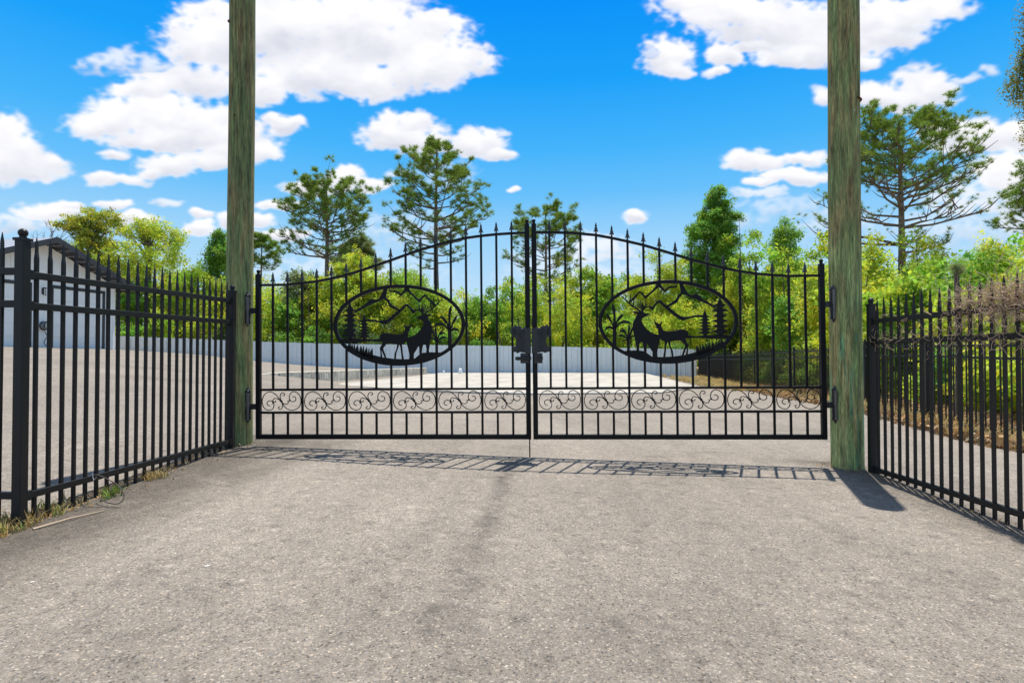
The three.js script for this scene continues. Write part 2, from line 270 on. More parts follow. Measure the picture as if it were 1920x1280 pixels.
// ---------------------------------------------------------------- ground, asphalt, concrete
struct('ground', grid(range([-420, -60, 60], [-60, -30, 5], [-30, 30, 1], [30, 60, 5], [60, 420, 60]), range([-200, -20, 30], [-20, 60, 1], [60, 100, 5], [100, 900, 100]), (x, d) => [x, gh(x, d) - 0.05 - (Math.abs(x) > 200 || d > 150 ? 1 : 0), d]), litter);
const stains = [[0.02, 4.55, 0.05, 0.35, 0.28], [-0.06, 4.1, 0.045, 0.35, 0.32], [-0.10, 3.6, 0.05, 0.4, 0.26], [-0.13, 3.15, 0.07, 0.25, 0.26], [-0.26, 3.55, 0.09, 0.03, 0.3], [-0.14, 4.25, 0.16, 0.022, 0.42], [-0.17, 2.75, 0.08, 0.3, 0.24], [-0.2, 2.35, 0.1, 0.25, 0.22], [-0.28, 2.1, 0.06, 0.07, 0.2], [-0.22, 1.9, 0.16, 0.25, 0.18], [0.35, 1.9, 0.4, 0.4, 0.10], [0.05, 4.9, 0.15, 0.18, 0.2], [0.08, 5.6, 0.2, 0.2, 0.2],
  [1.85, 5.55, 0.2, 0.03, 0.4], [1.3, 5.25, 0.17, 0.025, 0.3], [2.6, 5.2, 0.5, 0.16, 0.2], [-2.1, 5.5, 0.3, 0.12, 0.24], [3.3, 7.6, 0.3, 0.05, 0.35], [3.0, 6.9, 0.35, 0.06, 0.25], [3.6, 6.6, 0.2, 0.05, 0.25], [-1.9, 6.4, 0.5, 0.1, 0.18], [-1.2, 8.2, 0.8, 0.1, 0.2], [-3, 9.5, 1.5, 0.12, 0.18], [-1.5, 10.5, 1.6, 0.12, 0.2], [-7, 13, 3, 0.2, 0.16], [-9, 16, 3, 0.25, 0.15], [-5.5, 15, 0.25, 2.5, 0.10], [1.5, 12, 2, 0.2, 0.12]];
const wear = (x, d) => {
  let v = 1 + fbm(x * 0.9, d * 0.4, 3.3, 4) * 0.30 + fbm(x * 2.6, d * 2.2, 8.1, 4) * 0.12 + fbm(x * 5.5 + 0.4 * Math.sin(d * 0.7), d * 0.45, 5.7, 4) * 0.20;
  if (d < 6) v += fbm(x * 11, d * 9, 1.2, 3) * 0.18;
  const lane = Math.abs(x + 0.55 + 0.12 * Math.sin(d * 0.8)); v += 0.07 * Math.exp(-((lane - 0.95) ** 2) / 0.12) - 0.03;
  v *= 1 - 0.10 * sstep(3.6, 1.4, d) ;
  let brown = 0;
  if (d < 5.9) {
    const fl = x + 2.54 - 0.035 * (d - 3); brown = Math.max(brown, Math.exp(-((fl > 0 ? fl / 0.52 : fl / 0.16) ** 2)) * (1.2 + fbm(x * 3, d * 3, 2, 3) * 1.4));
    const fr = 2.86 - x; if (d < 5.2) brown = Math.max(brown, Math.exp(-((fr > 0 ? fr / 0.32 : fr / 0.12) ** 2)) * (0.7 + fbm(x * 3, d * 3, 5, 3)));
    const sweep = Math.abs(x + 2.12 - 0.13 * (d - 3)); brown = Math.max(brown, 0.75 * Math.exp(-((sweep / 0.24) ** 2)) * sstep(-0.3, 0.4, fbm(x * 4, d * 2, 9, 3) + 0.15));
  }
  v *= 1 - 0.55 * clamp(brown);
  const rag = 0.55 + fbm(x * 16, d * 16, 6.2, 3) * 1.5;
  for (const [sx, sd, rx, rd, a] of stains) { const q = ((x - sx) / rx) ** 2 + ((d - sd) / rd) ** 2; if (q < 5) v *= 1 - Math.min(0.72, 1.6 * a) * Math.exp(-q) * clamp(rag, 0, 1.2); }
  v = clamp(v, 0.25, 1.5);
  return [v, v * (1 - 0.03 * clamp(brown)), v * (1 - 0.08 * clamp(brown))];
};
{
  const xs = range([-27, -4, 0.5], [-4, 3.4, 0.04], [3.4, 14, 0.26]), ds = range([-8, 1.2, 0.4], [1.2, 6, 0.035], [6, 18, 0.12], [18, 39, 0.5]);
  struct('asphalt_drive', grid(xs, ds, (x, d) => {
    const rag = 0.12 * noise(d * 1.7, 4.2) + 0.08 * noise(d * 6, 9.1);
    const D = d <= 18 ? d : 18 + ((d - 18) / 21) * (backD(x) + 0.2 - 18), X = x <= 3.4 ? x : 3.4 + ((x - 3.4) / 10.6) * (Math.max(4.2, sideX(D)) - 0.42 + rag - 3.4);
    return [X, gh(X, D), D];
  }, wear), asphalt);
}
{ // the pale slab, poured in bays with open joints
  const outline = [[-7.55, 23.7], [-4.19, 20.8], [-1.7, 19.4], [0.7, 18.5], [4.85, 19.0], [7.0, 22], [8.0, 35.2], [-4.3, 35.4]];
  const cut = (poly, keep) => { const out = []; poly.forEach((p, i) => { const q = poly[(i + 1) % poly.length], a = keep(p), b = keep(q); if (a >= 0) out.push(p); if (a * b < 0) { const t = a / (a - b); out.push([lerp(p[0], q[0], t), lerp(p[1], q[1], t)]); } }); return out; };
  const slab = new THREE.Group(); slab.name = 'concrete_slab'; slab.userData.kind = 'structure'; scene.add(slab);
  const lines = [-20, -3.2, 2.35, 20], rows = [10, 27.2, 50];
  for (let a = 0; a < 3; a++) for (let b = 0; b < 2; b++) {
    const off = (p) => p[0] - 0.12 * (p[1] - 20);
    const bay = cut(cut(cut(cut(outline, (p) => off(p) - lines[a] - 0.02), (p) => lines[a + 1] - 0.02 - off(p)), (p) => p[1] - rows[b] - 0.02), (p) => rows[b + 1] - 0.02 - p[1]);
    if (bay.length < 3) continue;
    const g = new THREE.ExtrudeGeometry(new THREE.Shape(bay.map(([x, d]) => new THREE.Vector2(x, d))), { depth: 0.16, bevelEnabled: true, bevelSize: 0.012, bevelThickness: 0.012, bevelSegments: 1 });
    g.rotateX(-Math.PI / 2); g.translate(0, EYE - 1.35 - 0.172 - 0.003 * a, 0);
    part('slab_bay', g, concrete, slab);
  }
}
{ // low retaining wall beside the slab, in three pours
  const A = [-8.55, 20.65], B = [-4.95, 33.4], n = 3, wall = thing('retaining_wall', 'low stained concrete retaining wall between the raised asphalt and the pale slab', 'retaining wall', V(A[0], gh(A[0], A[1]) - 0.5, -A[1]), 0);
  const L = Math.hypot(B[0] - A[0], B[1] - A[1]), ang = Math.atan2(B[1] - A[1], B[0] - A[0]); wall.rotation.y = ang; wall.position.y = 0;
  for (let k = 0; k < n; k++) {
    const x0 = (L * k) / n + 0.008, x1 = (L * (k + 1)) / n - 0.008, y0 = EYE - 0.80 - 0.2 * (k / n), y1 = EYE - 0.80 - 0.2 * ((k + 1) / n);
    const s = new THREE.Shape([new THREE.Vector2(x0, -0.9), new THREE.Vector2(x1, -0.9), new THREE.Vector2(x1, y1), new THREE.Vector2(x0, y0)]);
    const g = new THREE.ExtrudeGeometry(s, { depth: 0.26, bevelEnabled: true, bevelSize: 0.012, bevelThickness: 0.012, bevelSegments: 1 }); g.translate(0, 0, -0.2); part('wall_section', g, oldConcrete, wall);
  }
  // the short return that turns away from the slab at the near end
  const g = box(1.5, 0.9, 0.24, -0.72, EYE - 0.82 - 0.45, -0.06); part('wall_return', g, oldConcrete, wall);
}
for (const [px, py, D, s, l] of [[863, 698, 34.4, 1, 'white domed cap on the far edge of the pale slab, the larger one'], [832, 699.5, 34.6, 0.55, 'small white cap on the far edge of the pale slab, left of the larger one']]) {
  const p = at(px, py, D), y = EYE - 1.35; const prof = [[0, 0], [0.13, 0], [0.13, 0.06], [0.10, 0.08], [0.10, 0.2], [0.075, 0.27], [0.03, 0.30], [0, 0.305]].map(([a, b]) => new THREE.Vector2(a * s, b * s));
  const t = thing('pipe_cap', l, 'pipe cap', V(p.x, y, p.z)); part('cap', new THREE.LatheGeometry(prof, 14), doorWhite, t);
}

// ---------------------------------------------------------------- timber gate poles
function pole(label, X, D, r, seed, mint, marks) {
  const base = gh(X, D) - 0.12, t = thing('gate_pole', label, 'pole', V(X, base, -D)), H = label.includes('left, holding') ? 4.6 : 4.16, rows = 60, pts = [], rad = [];
  const g = new THREE.CylinderGeometry(r * 0.955, r, H, 40, rows); g.translate(0, H / 2, 0);
  const p = g.attributes.position; for (let i = 0; i < p.count; i++) { const x = p.getX(i), y = p.getY(i), z = p.getZ(i), a = Math.atan2(z, x); const rr = Math.hypot(x, z); if (rr > r * 0.5) { const k = 1 + 0.014 * noise(Math.cos(a) * 1.4, Math.sin(a) * 1.4, y * 1.3 + seed) + 0.006 * noise(Math.cos(a) * 7, Math.sin(a) * 7, y * 1.2 + seed); p.setX(i, x * k + 0.004 * Math.sin(y * 1.4 + seed)); p.setZ(i, z * k); } }
  g.computeVertexNormals();
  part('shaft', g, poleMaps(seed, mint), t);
  marks(t, base);
  return t;
}
const nail = (t, x, y, z, r = 0.007) => part('nail', ball(r, x, y, z, 8), galvanised, t);
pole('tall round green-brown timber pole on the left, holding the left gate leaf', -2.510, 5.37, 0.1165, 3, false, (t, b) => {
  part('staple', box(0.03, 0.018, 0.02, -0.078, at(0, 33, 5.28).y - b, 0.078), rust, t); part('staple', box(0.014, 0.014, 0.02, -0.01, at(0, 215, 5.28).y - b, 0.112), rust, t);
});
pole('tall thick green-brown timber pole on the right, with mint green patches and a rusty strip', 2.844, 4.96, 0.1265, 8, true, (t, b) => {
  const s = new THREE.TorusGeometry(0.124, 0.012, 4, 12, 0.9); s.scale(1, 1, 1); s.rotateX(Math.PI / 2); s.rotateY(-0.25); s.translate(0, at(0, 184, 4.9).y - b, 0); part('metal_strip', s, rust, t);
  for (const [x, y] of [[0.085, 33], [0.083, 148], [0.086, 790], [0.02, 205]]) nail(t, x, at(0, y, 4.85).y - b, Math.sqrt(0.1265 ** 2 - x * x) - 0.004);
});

// ---------------------------------------------------------------- the double gate
const GAP = 0.1355, LW = GAP * 18;                  // picket spacing and leaf width
const arch = [[0, 0], [1, 0], [2, 0.0], [3, 0.025], [4, 0.06], [5, 0.115], [6, 0.184], [7, 0.275], [8, 0.372], [9, 0.48], [10, 0.586], [11, 0.69], [12, 0.774], [13, 0.85], [14, 0.917], [15, 0.955], [16, 0.98], [17, 0.995], [18, 1.0]];
const archY = (u) => { const i = clamp(Math.floor(u), 0, 17); return 1.367 + 0.421 * lerp(arch[i][1], arch[i + 1][1], u - i); };
const OX = 9.53 * GAP, OY = 0.99, OA = 0.592, OB = 0.360;
const plateM = (x, y) => new THREE.Vector2(OX + (x - 977) * 0.000692, OY - (y - 615) * 0.000692);   // the cut-out drawing, in its own units
const cutPlate = (shapes, depth = 0.007) => join(shapes.map((s) => { const g = new THREE.ExtrudeGeometry(s, { depth, bevelEnabled: true, bevelSize: 0.0012, bevelThickness: 0.001, bevelSegments: 1, curveSegments: 24 }); g.translate(0, 0, -depth / 2); return g; }));
const poly = (pts) => new THREE.Shape(pts.map(([x, y]) => plateM(x, y)));
const smooth = (pts) => { const s = new THREE.Shape(), q = pts.map(([x, y]) => plateM(x, y)); const c = new THREE.CatmullRomCurve3(q.map((p) => V(p.x, p.y, 0)), true, 'catmullrom', 0.35); return new THREE.Shape(c.getPoints(pts.length * 3).map((p) => new THREE.Vector2(p.x, p.y))); };
function ribbon(pts, w) {                           // a stroke of changing width
  const L = [], R = [], n = pts.length; for (let i = 0; i < n; i++) { const a = pts[Math.max(0, i - 1)], b = pts[Math.min(n - 1, i + 1)], dx = b[0] - a[0], dy = b[1] - a[1], l = Math.hypot(dx, dy) || 1, k = (Array.isArray(w) ? w[i] : w) / 2; L.push([pts[i][0] - (dy / l) * k, pts[i][1] + (dx / l) * k]); R.unshift([pts[i][0] + (dy / l) * k, pts[i][1] - (dx / l) * k]); }
  return poly([...L, ...R]);
}
function firShape(cx, topY, baseY, hw, n) {
  const pts = [[cx, topY], [cx + 7, topY + 40]], left = []; const r = rng(cx);
  for (let k = 0; k < n; k++) { const t = (k + 0.7) / n, y = lerp(topY + 75, baseY - 20, t), wTip = hw * (0.62 + 0.38 * t) * (0.85 + 0.25 * r()), core = hw * (0.24 + 0.08 * t), u = (baseY - topY) / n * 0.30; pts.push([cx + core, y - u], [cx + wTip, y - 4 * r()], [cx + core, y + u * 0.7]); left.unshift([cx - core, y + u * 0.7], [cx - wTip * (0.9 + 0.2 * r()), y - 4 * r()], [cx - core, y - u]); }
  pts.push([cx + 20, baseY - 8], [cx + 20, baseY + 12], [cx - 20, baseY + 12], [cx - 20, baseY - 8]);
  return poly([...pts, ...left, [cx - 7, topY + 40]]);
}
const art = (() => {
  const buck = poly([[1198, 514], [1235, 508], [1265, 498], [1288, 476], [1328, 478], [1345, 490], [1372, 478], [1404, 484], [1376, 506], [1346, 516], [1362, 550], [1392, 592], [1408, 640], [1406, 700], [1398, 760], [1388, 805], [1378, 850], [1370, 900], [1362, 940], [1367, 978], [1330, 978], [1336, 930], [1326, 872], [1310, 864], [1290, 872], [1276, 920], [1271, 992], [1243, 992], [1241, 930], [1238, 886], [1216, 902], [1206, 930], [1186, 956], [1167, 988], [1167, 1056], [1110, 1056], [1112, 990], [1100, 930], [1086, 880], [1076, 840], [1074, 792], [1090, 774], [1140, 764], [1190, 740], [1230, 710], [1265, 670], [1286, 630], [1300, 600], [1300, 577], [1284, 562], [1260, 550], [1240, 546], [1226, 532]]);
  const antlers = [ribbon([[1296, 484], [1262, 442], [1240, 402], [1246, 346]], [18, 14, 12, 4]), ribbon([[1264, 440], [1280, 392], [1292, 345]], [12, 10, 4]), ribbon([[1274, 440], [1302, 388], [1312, 348]], [12, 10, 4]), ribbon([[1282, 448], [1322, 398], [1334, 362]], [12, 10, 4]), ribbon([[1290, 462], [1338, 420], [1354, 384]], [12, 10, 4]), ribbon([[1312, 484], [1346, 446], [1402, 420], [1452, 378], [1500, 325], [1545, 285]], [18, 15, 14, 13, 11, 6]), ribbon([[1402, 422], [1394, 372], [1388, 318]], [12, 10, 4]), ribbon([[1452, 380], [1434, 330], [1430, 262]], [12, 10, 4]), ribbon([[1500, 326], [1488, 298], [1490, 262]], [10, 8, 4])];
  const doe = poly([[1044, 598], [1064, 628], [1080, 638], [1108, 628], [1146, 598], [1134, 640], [1120, 658], [1112, 690], [1092, 706], [1096, 740], [1090, 772], [1080, 802], [1064, 832], [1040, 852], [1012, 862], [1019, 920], [1023, 980], [1036, 1054], [1014, 1054], [1005, 980], [996, 902], [985, 866], [975, 868], [960, 920], [941, 970], [931, 1048], [913, 1048], [920, 980], [945, 920], [954, 862], [900, 852], [850, 848], [812, 852], [792, 880], [772, 902], [768, 920], [786, 970], [807, 1032], [789, 1032], [765, 975], [750, 935], [746, 960], [756, 1026], [737, 1026], [734, 960], [726, 905], [744, 880], [760, 850], [755, 815], [736, 792], [724, 770], [734, 736], [770, 714], [830, 714], [880, 729], [940, 735], [1000, 735], [1034, 720], [1050, 690], [1060, 660], [1048, 630]]);
  const peaks = [poly([[365, 455], [430, 408], [500, 363], [540, 343], [580, 298], [625, 268], [655, 283], [690, 283], [720, 268], [745, 233], [775, 168], [790, 140], [828, 140], [816, 200], [806, 250], [818, 263], [852, 290], [862, 325], [882, 350], [942, 385], [1003, 422], [985, 442], [920, 407], [858, 377], [838, 340], [823, 305], [790, 272], [740, 287], [700, 312], [640, 332], [560, 367], [480, 407], [400, 452]]),
    poly([[842, 140], [880, 172], [930, 168], [970, 183], [1005, 217], [1040, 178], [1060, 128], [1100, 128], [1130, 188], [1180, 238], [1242, 290], [1275, 258], [1315, 222], [1350, 258], [1402, 308], [1455, 360], [1442, 377], [1390, 327], [1317, 248], [1280, 282], [1243, 328], [1170, 254], [1110, 204], [1080, 178], [1050, 204], [1005, 247], [960, 203], [920, 191], [868, 190]]),
    poly([[548, 538], [640, 538], [700, 553], [770, 558], [820, 543], [870, 508], [940, 448], [1010, 398], [1060, 347], [1092, 347], [1132, 390], [1165, 428], [1200, 412], [1262, 424], [1262, 440], [1206, 432], [1164, 470], [1148, 458], [1118, 404], [1076, 372], [1030, 418], [960, 483], [890, 543], [840, 583], [790, 603], [730, 583], [650, 563], [548, 562]])];
  const firs = [firShape(335, 300, 782, 128, 6), firShape(520, 455, 788, 96, 6)];
  const bank = poly([[178, 780], [250, 788], [330, 776], [420, 783], [480, 793], [560, 793], [640, 798], [730, 786], [766, 800], [740, 824], [640, 815], [560, 820], [480, 830], [380, 834], [250, 832], [206, 822]]);
  const rim = []; for (let k = 0; k <= 30; k++) { const a = Math.PI * lerp(0.262, 0.80, k / 30); rim.push([977 + Math.cos(a) * 832, 615 + Math.sin(a) * 500]); }
  const mound = poly([[300, 905], [336, 930], [400, 944], [500, 960], [590, 984], [650, 1000], [760, 1028], [900, 1048], [1050, 1056], [1180, 1048], [1240, 1000], [1290, 975], [1400, 968], [1520, 974], ...rim.filter((p) => p[0] > 300)]);
  const blades = [];
  const rb = rng(4); for (let k = 0; k < 15; k++) { const x = 300 + k * 23, y = 905 + k * 6.6, h = 46 + 42 * Math.abs(Math.sin(k * 1.9)), lean = (rb() - 0.4) * 26; blades.push(ribbon([[x, y + 42], [x + lean * 0.4, y - h * 0.45], [x + lean, y - h]], [26, 15, 3])); }
  const reeds = [ribbon([[1636, 925], [1634, 700], [1632, 560], [1636, 470], [1648, 420], [1656, 378]], [44, 40, 24, 30, 34, 6]), ribbon([[1632, 690], [1606, 610], [1572, 560], [1545, 530], [1516, 512]], [22, 16, 34, 30, 5]), ribbon([[1640, 690], [1672, 610], [1700, 560], [1716, 530], [1728, 500]], [20, 14, 30, 26, 5]), ribbon([[1626, 690], [1580, 630], [1520, 606], [1470, 610], [1420, 645]], [20, 20, 34, 26, 5]), ribbon([[1644, 700], [1690, 672], [1730, 680], [1758, 716]], [20, 34, 28, 5]),
    ribbon([[1465, 985], [1466, 820], [1460, 740], [1452, 690], [1456, 640]], [32, 28, 16, 26, 5]), ribbon([[1462, 820], [1440, 760], [1420, 715], [1408, 672]], [16, 14, 26, 5]), ribbon([[1470, 820], [1498, 750], [1522, 715], [1552, 688]], [16, 14, 28, 5]), ribbon([[1474, 830], [1520, 790], [1560, 775], [1602, 784]], [16, 16, 26, 5]), ribbon([[1460, 830], [1432, 795], [1408, 786], [1384, 796]], [14, 16, 22, 5]), ribbon([[1474, 850], [1500, 836], [1520, 838], [1536, 852]], [10, 14, 16, 4]), ribbon([[1500, 750], [1560, 720], [1580, 740]], [8, 22, 5])];
  const ring = (() => { const s = new THREE.Shape(); s.absellipse(OX, OY, OA, OB, 0, Math.PI * 2); const h = new THREE.Path(); h.absellipse(OX, OY, OA - 0.027, OB - 0.027, 0, Math.PI * 2); s.holes.push(h); const g = new THREE.ExtrudeGeometry(s, { depth: 0.022, bevelEnabled: true, bevelSize: 0.002, bevelThickness: 0.002, bevelSegments: 1, curveSegments: 72 }); g.translate(0, 0, -0.011); return g; })();
  return { oval_ring: [ring], stag: [cutPlate([buck, ...antlers])], doe: [cutPlate([doe])], mountain_line: peaks.map((s) => cutPlate([s])), fir_tree: firs.map((s) => cutPlate([s])), ground_line: [cutPlate([bank])], grassy_mound: [cutPlate([mound, ...blades])], reed: [cutPlate(reeds.slice(0, 5)), cutPlate(reeds.slice(5))] };
})();
const scrollGeo = (() => {
  const K = 0.000757, P = (pts) => pts.map(([x, y]) => V((x - 851.5) * K, -(y - 204) * K, 0)), r = 0.0042;
  const strokes = [[[745, 210], [760, 250], [740, 298], [690, 312], [630, 280], [607, 205], [640, 122], [712, 93], [780, 125], [830, 180], [855, 210], [890, 265], [950, 305], [1010, 311], [1080, 275], [1105, 200], [1080, 125], [1012, 92], [968, 118], [955, 165], [962, 195]],
    [[745, 210], [705, 198], [670, 222], [678, 250], [708, 260]], [[962, 195], [1000, 212], [1038, 192], [1032, 158], [996, 150]], [[738, 238], [752, 214], [776, 216], [784, 196]], [[738, 206], [765, 172], [808, 178], [850, 205]], [[855, 205], [890, 238], [930, 236], [948, 206], [930, 204]], [[850, 200], [838, 142], [858, 108], [892, 112], [894, 134], [870, 136]], [[855, 210], [870, 260], [852, 298], [822, 296], [816, 276], [838, 270]]];
  const kn = (x, y, s) => { const [p] = P([[x, y]]); return ball(s, p.x, p.y, 0, 10); };
  return join([...strokes.map((s, i) => tube(P(s), r, i ? 18 : 60, 6)), kn(851, 203, 0.0125), kn(745, 210, 0.0095), kn(962, 195, 0.0095)]);
})();
const finialGeo = (() => {                          // cast spear: collar, two barbs, blade
  const s = new THREE.Shape([[-0.006, 0], [-0.006, 0.03], [-0.019, 0.019], [-0.017, 0.03], [-0.009, 0.044], [-0.012, 0.052], [-0.0045, 0.062], [-0.008, 0.072], [0, 0.105], [0.008, 0.072], [0.0045, 0.062], [0.012, 0.052], [0.009, 0.044], [0.017, 0.03], [0.019, 0.019], [0.006, 0.03], [0.006, 0]].map(([x, y]) => new THREE.Vector2(x, y)));
  const g = new THREE.ExtrudeGeometry(s, { depth: 0.008, bevelEnabled: true, bevelSize: 0.002, bevelThickness: 0.003, bevelSegments: 2 }); g.translate(0, 0, -0.004); return g;
})();
const crestGeo = (() => {                           // cast handle plate, drawn for the left leaf with the post on its right
  const K = 0.00051, c = 785, s = new THREE.Shape([[740, 330], [820, 312], [870, 328], [900, 296], [930, 280], [960, 292], [975, 272], [1005, 276], [1015, 292], [1050, 296], [1052, 318], [1068, 350], [1052, 372], [1066, 400], [1054, 432], [1030, 462], [990, 472], [975, 520], [975, 580], [985, 630], [1012, 636], [1042, 632], [1032, 668], [1026, 715], [996, 712], [965, 736], [930, 720], [890, 716], [866, 728], [840, 724], [800, 742], [740, 742]].map(([x, y]) => new THREE.Vector2(-(x - c) * K, -(y - 510) * K)));
  const g = new THREE.ExtrudeGeometry(s, { depth: 0.026, bevelEnabled: true, bevelSize: 0.004, bevelThickness: 0.005, bevelSegments: 2 }); g.translate(0, 0, -0.013); return g;
})();
const crestRelief = (() => {
  const K = 0.00051, q = []; const t1 = new THREE.TorusGeometry(0.028, 0.007, 6, 20); t1.translate(-(900 - 785) * K, (510 - 392) * K, 0.018); q.push(t1, ball(0.012, -(900 - 785) * K, (510 - 392) * K, 0.018));
  for (let k = 0; k < 6; k++) { const a = -0.75 + k * 0.33; q.push(tube([V(-(940 - 785) * K, (510 - 400) * K, 0.018), V(-(975 - 785) * K - 0.012 * Math.cos(a), (510 - 385) * K + 0.022 * Math.sin(a), 0.022), V(-(1010 - 785) * K - 0.022 * Math.cos(a), (510 - 375) * K + 0.045 * Math.sin(a), 0.018)], 0.0045, 6, 5)); }
  for (let r = 0; r < 9; r++) for (let k = 0; k < 6; k++) q.push(ball(0.0045, -(838 + k * 22 + (r % 2) * 11 - 785) * K, (510 - 470 - r * 24) * K, 0.017, 6));
  for (let k = 0; k < 7; k++) q.push(ball(0.010, -(850 + k * 27 - 785) * K, (510 - 700 + 6 * Math.sin(k)) * K, 0.012, 8));
  return join(q);
})();
const hingeGeo = (() => {                           // pointed back plate
  const s = new THREE.Shape([[-0.026, -0.10], [-0.030, -0.135], [-0.012, -0.15], [0, -0.168], [0.012, -0.15], [0.030, -0.135], [0.026, -0.10], [0.030, -0.06], [0.024, 0], [0.030, 0.06], [0.026, 0.10], [0.030, 0.135], [0.012, 0.15], [0, 0.168], [-0.012, 0.15], [-0.030, 0.135], [-0.026, 0.10], [-0.030, 0.06], [-0.024, 0], [-0.030, -0.06]].map(([x, y]) => new THREE.Vector2(x, y)));
  const g = new THREE.ExtrudeGeometry(s, { depth: 0.012, bevelEnabled: true, bevelSize: 0.002, bevelThickness: 0.002, bevelSegments: 1 }); return g;
})();
const picketBar = new Map();
function gateBar(h) { const k = Math.round(h * 2000); if (!picketBar.has(k)) picketBar.set(k, bar(0.019, h, 0.019, 0, 0, 0)); return picketBar.get(k); }

function gateLeaf(label, left) {
  // drawn for the left leaf: hinge post at x = 0, meeting post at x = LW, bottom rail at y = 0; the right leaf is its mirror image
  const m = left ? 1 : -1, t = thing('gate_leaf', label, 'gate', V(0, 0, 0));
  const mir = (g) => { if (left) return g; const q = plain(g.clone()); q.scale(-1, 1, 1); const ix = q.attributes; for (const k of Object.keys(ix)) { const a = ix[k], s = a.itemSize; for (let i = 0; i < a.count; i += 3) for (let c = 0; c < s; c++) { const v = a.array[(i + 1) * s + c]; a.array[(i + 1) * s + c] = a.array[(i + 2) * s + c]; a.array[(i + 2) * s + c] = v; } } return q; };
  const put = (name, g, mat, x = 0, y = 0, z = 0, parent = t) => { const o = part(name, mir(g), mat, parent); o.position.set(m * x, y, z); return o; };
  const P = 0.042;
  const cap = (h) => join([bar(P, h, P, 0, -P / 2, 0, 0.004), cyl(0.016, 0.012, 0.012, 12, 0, h - P / 2, 0), ball(0.017, 0, h + 0.006, 0, 12)]);
  put('hinge_post', cap(1.465 + P / 2), black); put('meeting_post', cap(1.865 + P / 2), black, LW);
  const rail = (y, h, d) => hbar(P / 2, LW - P / 2, y, y, h, d);
  put('bottom_rail', rail(0, 0.042, 0.038), black); put('lower_scroll_rail', rail(0.216, 0.021, 0.024), black); put('upper_scroll_rail', rail(0.421, 0.021, 0.024), black);
  const pts = []; for (let k = 0; k <= 36; k++) { const u = k / 2; pts.push(V(clamp(u * GAP, P / 2, LW - P / 2), archY(u), 0)); }
  const arcG = (() => { const gs = new THREE.CatmullRomCurve3(pts), s = new THREE.Shape([[-0.012, -0.010], [0.012, -0.010], [0.012, 0.010], [-0.012, 0.010]].map(([a, b]) => new THREE.Vector2(a, b))); return new THREE.ExtrudeGeometry(s, { steps: 72, extrudePath: gs, bevelEnabled: false }); })();
  put('arched_rail', arcG, black);
  for (let i = 1; i < 18; i++) {
    const x = i * GAP, e = (x - OX) / OA, yTop = archY(i) - 0.008, y0 = 0.421 + 0.0105;
    const runs = []; if (Math.abs(e) < 1) { const hh = OB * Math.sqrt(1 - e * e); runs.push([y0, OY - hh + 0.004], [OY + hh - 0.004, yTop]); } else runs.push([y0, yTop]);
    for (const [a, b] of runs) if (b > a) put('picket', gateBar(b - a), black, x, a);
    put('short_picket', gateBar(0.216 - 0.0105 - 0.021), black, x, 0.021);
    if (i % 3 === 0) put('scroll_divider', gateBar(0.205 - 0.021), black, x, 0.216 + 0.0105);
    put('spear_finial', finialGeo, castIron, x, archY(i) + 0.008);
  }
  for (let c = 0; c < 6; c++) { const o = part('scroll', scrollGeo, black, t); o.position.set(m * ((c * 3 + 1.5) * GAP + (c === 0 ? 0.006 : c === 5 ? -0.006 : 0)), 0.3185, 0); if (c === 0 || c === 5) o.scale.x = 0.955; }
  for (const [name, gs] of Object.entries(art)) for (const g of gs) put(name, g, black);
  const handle = put('handle_plate', crestGeo, castIron, LW, (HORIZON - 638 + 163) / FOCAL * 5.1, 0.03); put('relief', crestRelief, castIron, 0, 0, 0, handle);
  const ly = (820 - 673) / FOCAL * 5.1;
  put('latch_plate', [bar(0.075, 0.088, 0.05, -0.028, -0.044, 0.012)].map((g) => g)[0], castIron, LW, ly);
  put('latch_bolt', (() => { const g = cyl(0.014, 0.014, left ? 0.14 : 0.05, 12); g.rotateZ(Math.PI / 2); g.translate(left ? 0.03 : -0.02, 0, 0.045); return g; })(), castIron, LW, ly);
  if (left) {
    put('latch_tab', box(0.036, 0.032, 0.03, -0.084, -0.002, 0.012), castIron, LW, ly);
    put('drop_rod', join([cyl(0.0055, 0.0055, 0.42, 8, 0, -0.182, 0), box(0.02, 0.03, 0.02, 0, 0.12, 0)]), black, LW + 0.008, 0, 0.03);
  }
  for (const [y, k] of [[left ? 1.14 : 1.125, 0], [0.275, 1]]) {
    const h = put('hinge', join([box(0.075, 0.05, 0.03, -0.055, -0.005, 0)]), castIron, 0, y, 0);
    const pl = hingeGeo.clone().scale(0.8, 0.94, 1); put('hinge_plate', pl, castIron, left ? -0.09 : -0.085, left ? 0.01 : 0.0, 0.012, h);
    put('barrel', join([cyl(0.016, 0.016, 0.12, 14, 0, 0, 0), cyl(0.011, 0.011, 0.17, 12, 0, -0.12, 0), ball(0.014, 0, -0.12, 0, 10)]), wornSteel, -0.083, 0.0, 0.034, h);
    for (const yy of [-0.12, 0.135]) put('bolt', ball(0.010, 0, 0, 0, 8), wornSteel, -0.085, yy, 0.028, h);
  }
  return t;
}
{
  const yaw = -Math.atan2(0.33, 4.93), tilt = 0.0093, dir = V(Math.cos(yaw) * Math.cos(tilt), Math.sin(tilt), -Math.sin(yaw) * Math.cos(tilt));
  const base = V(-2.286, EYE - 0.776, -5.27);
  const L = gateLeaf('left leaf of the arched black gate, firs on the left of its oval', true), R = gateLeaf('right leaf of the arched black gate, firs on the right of its oval', false);
  L.position.copy(base); R.position.copy(base).addScaledVector(dir, 36.45 * GAP);
  for (const g of [L, R]) g.rotation.set(0, yaw, tilt, 'YXZ');
}

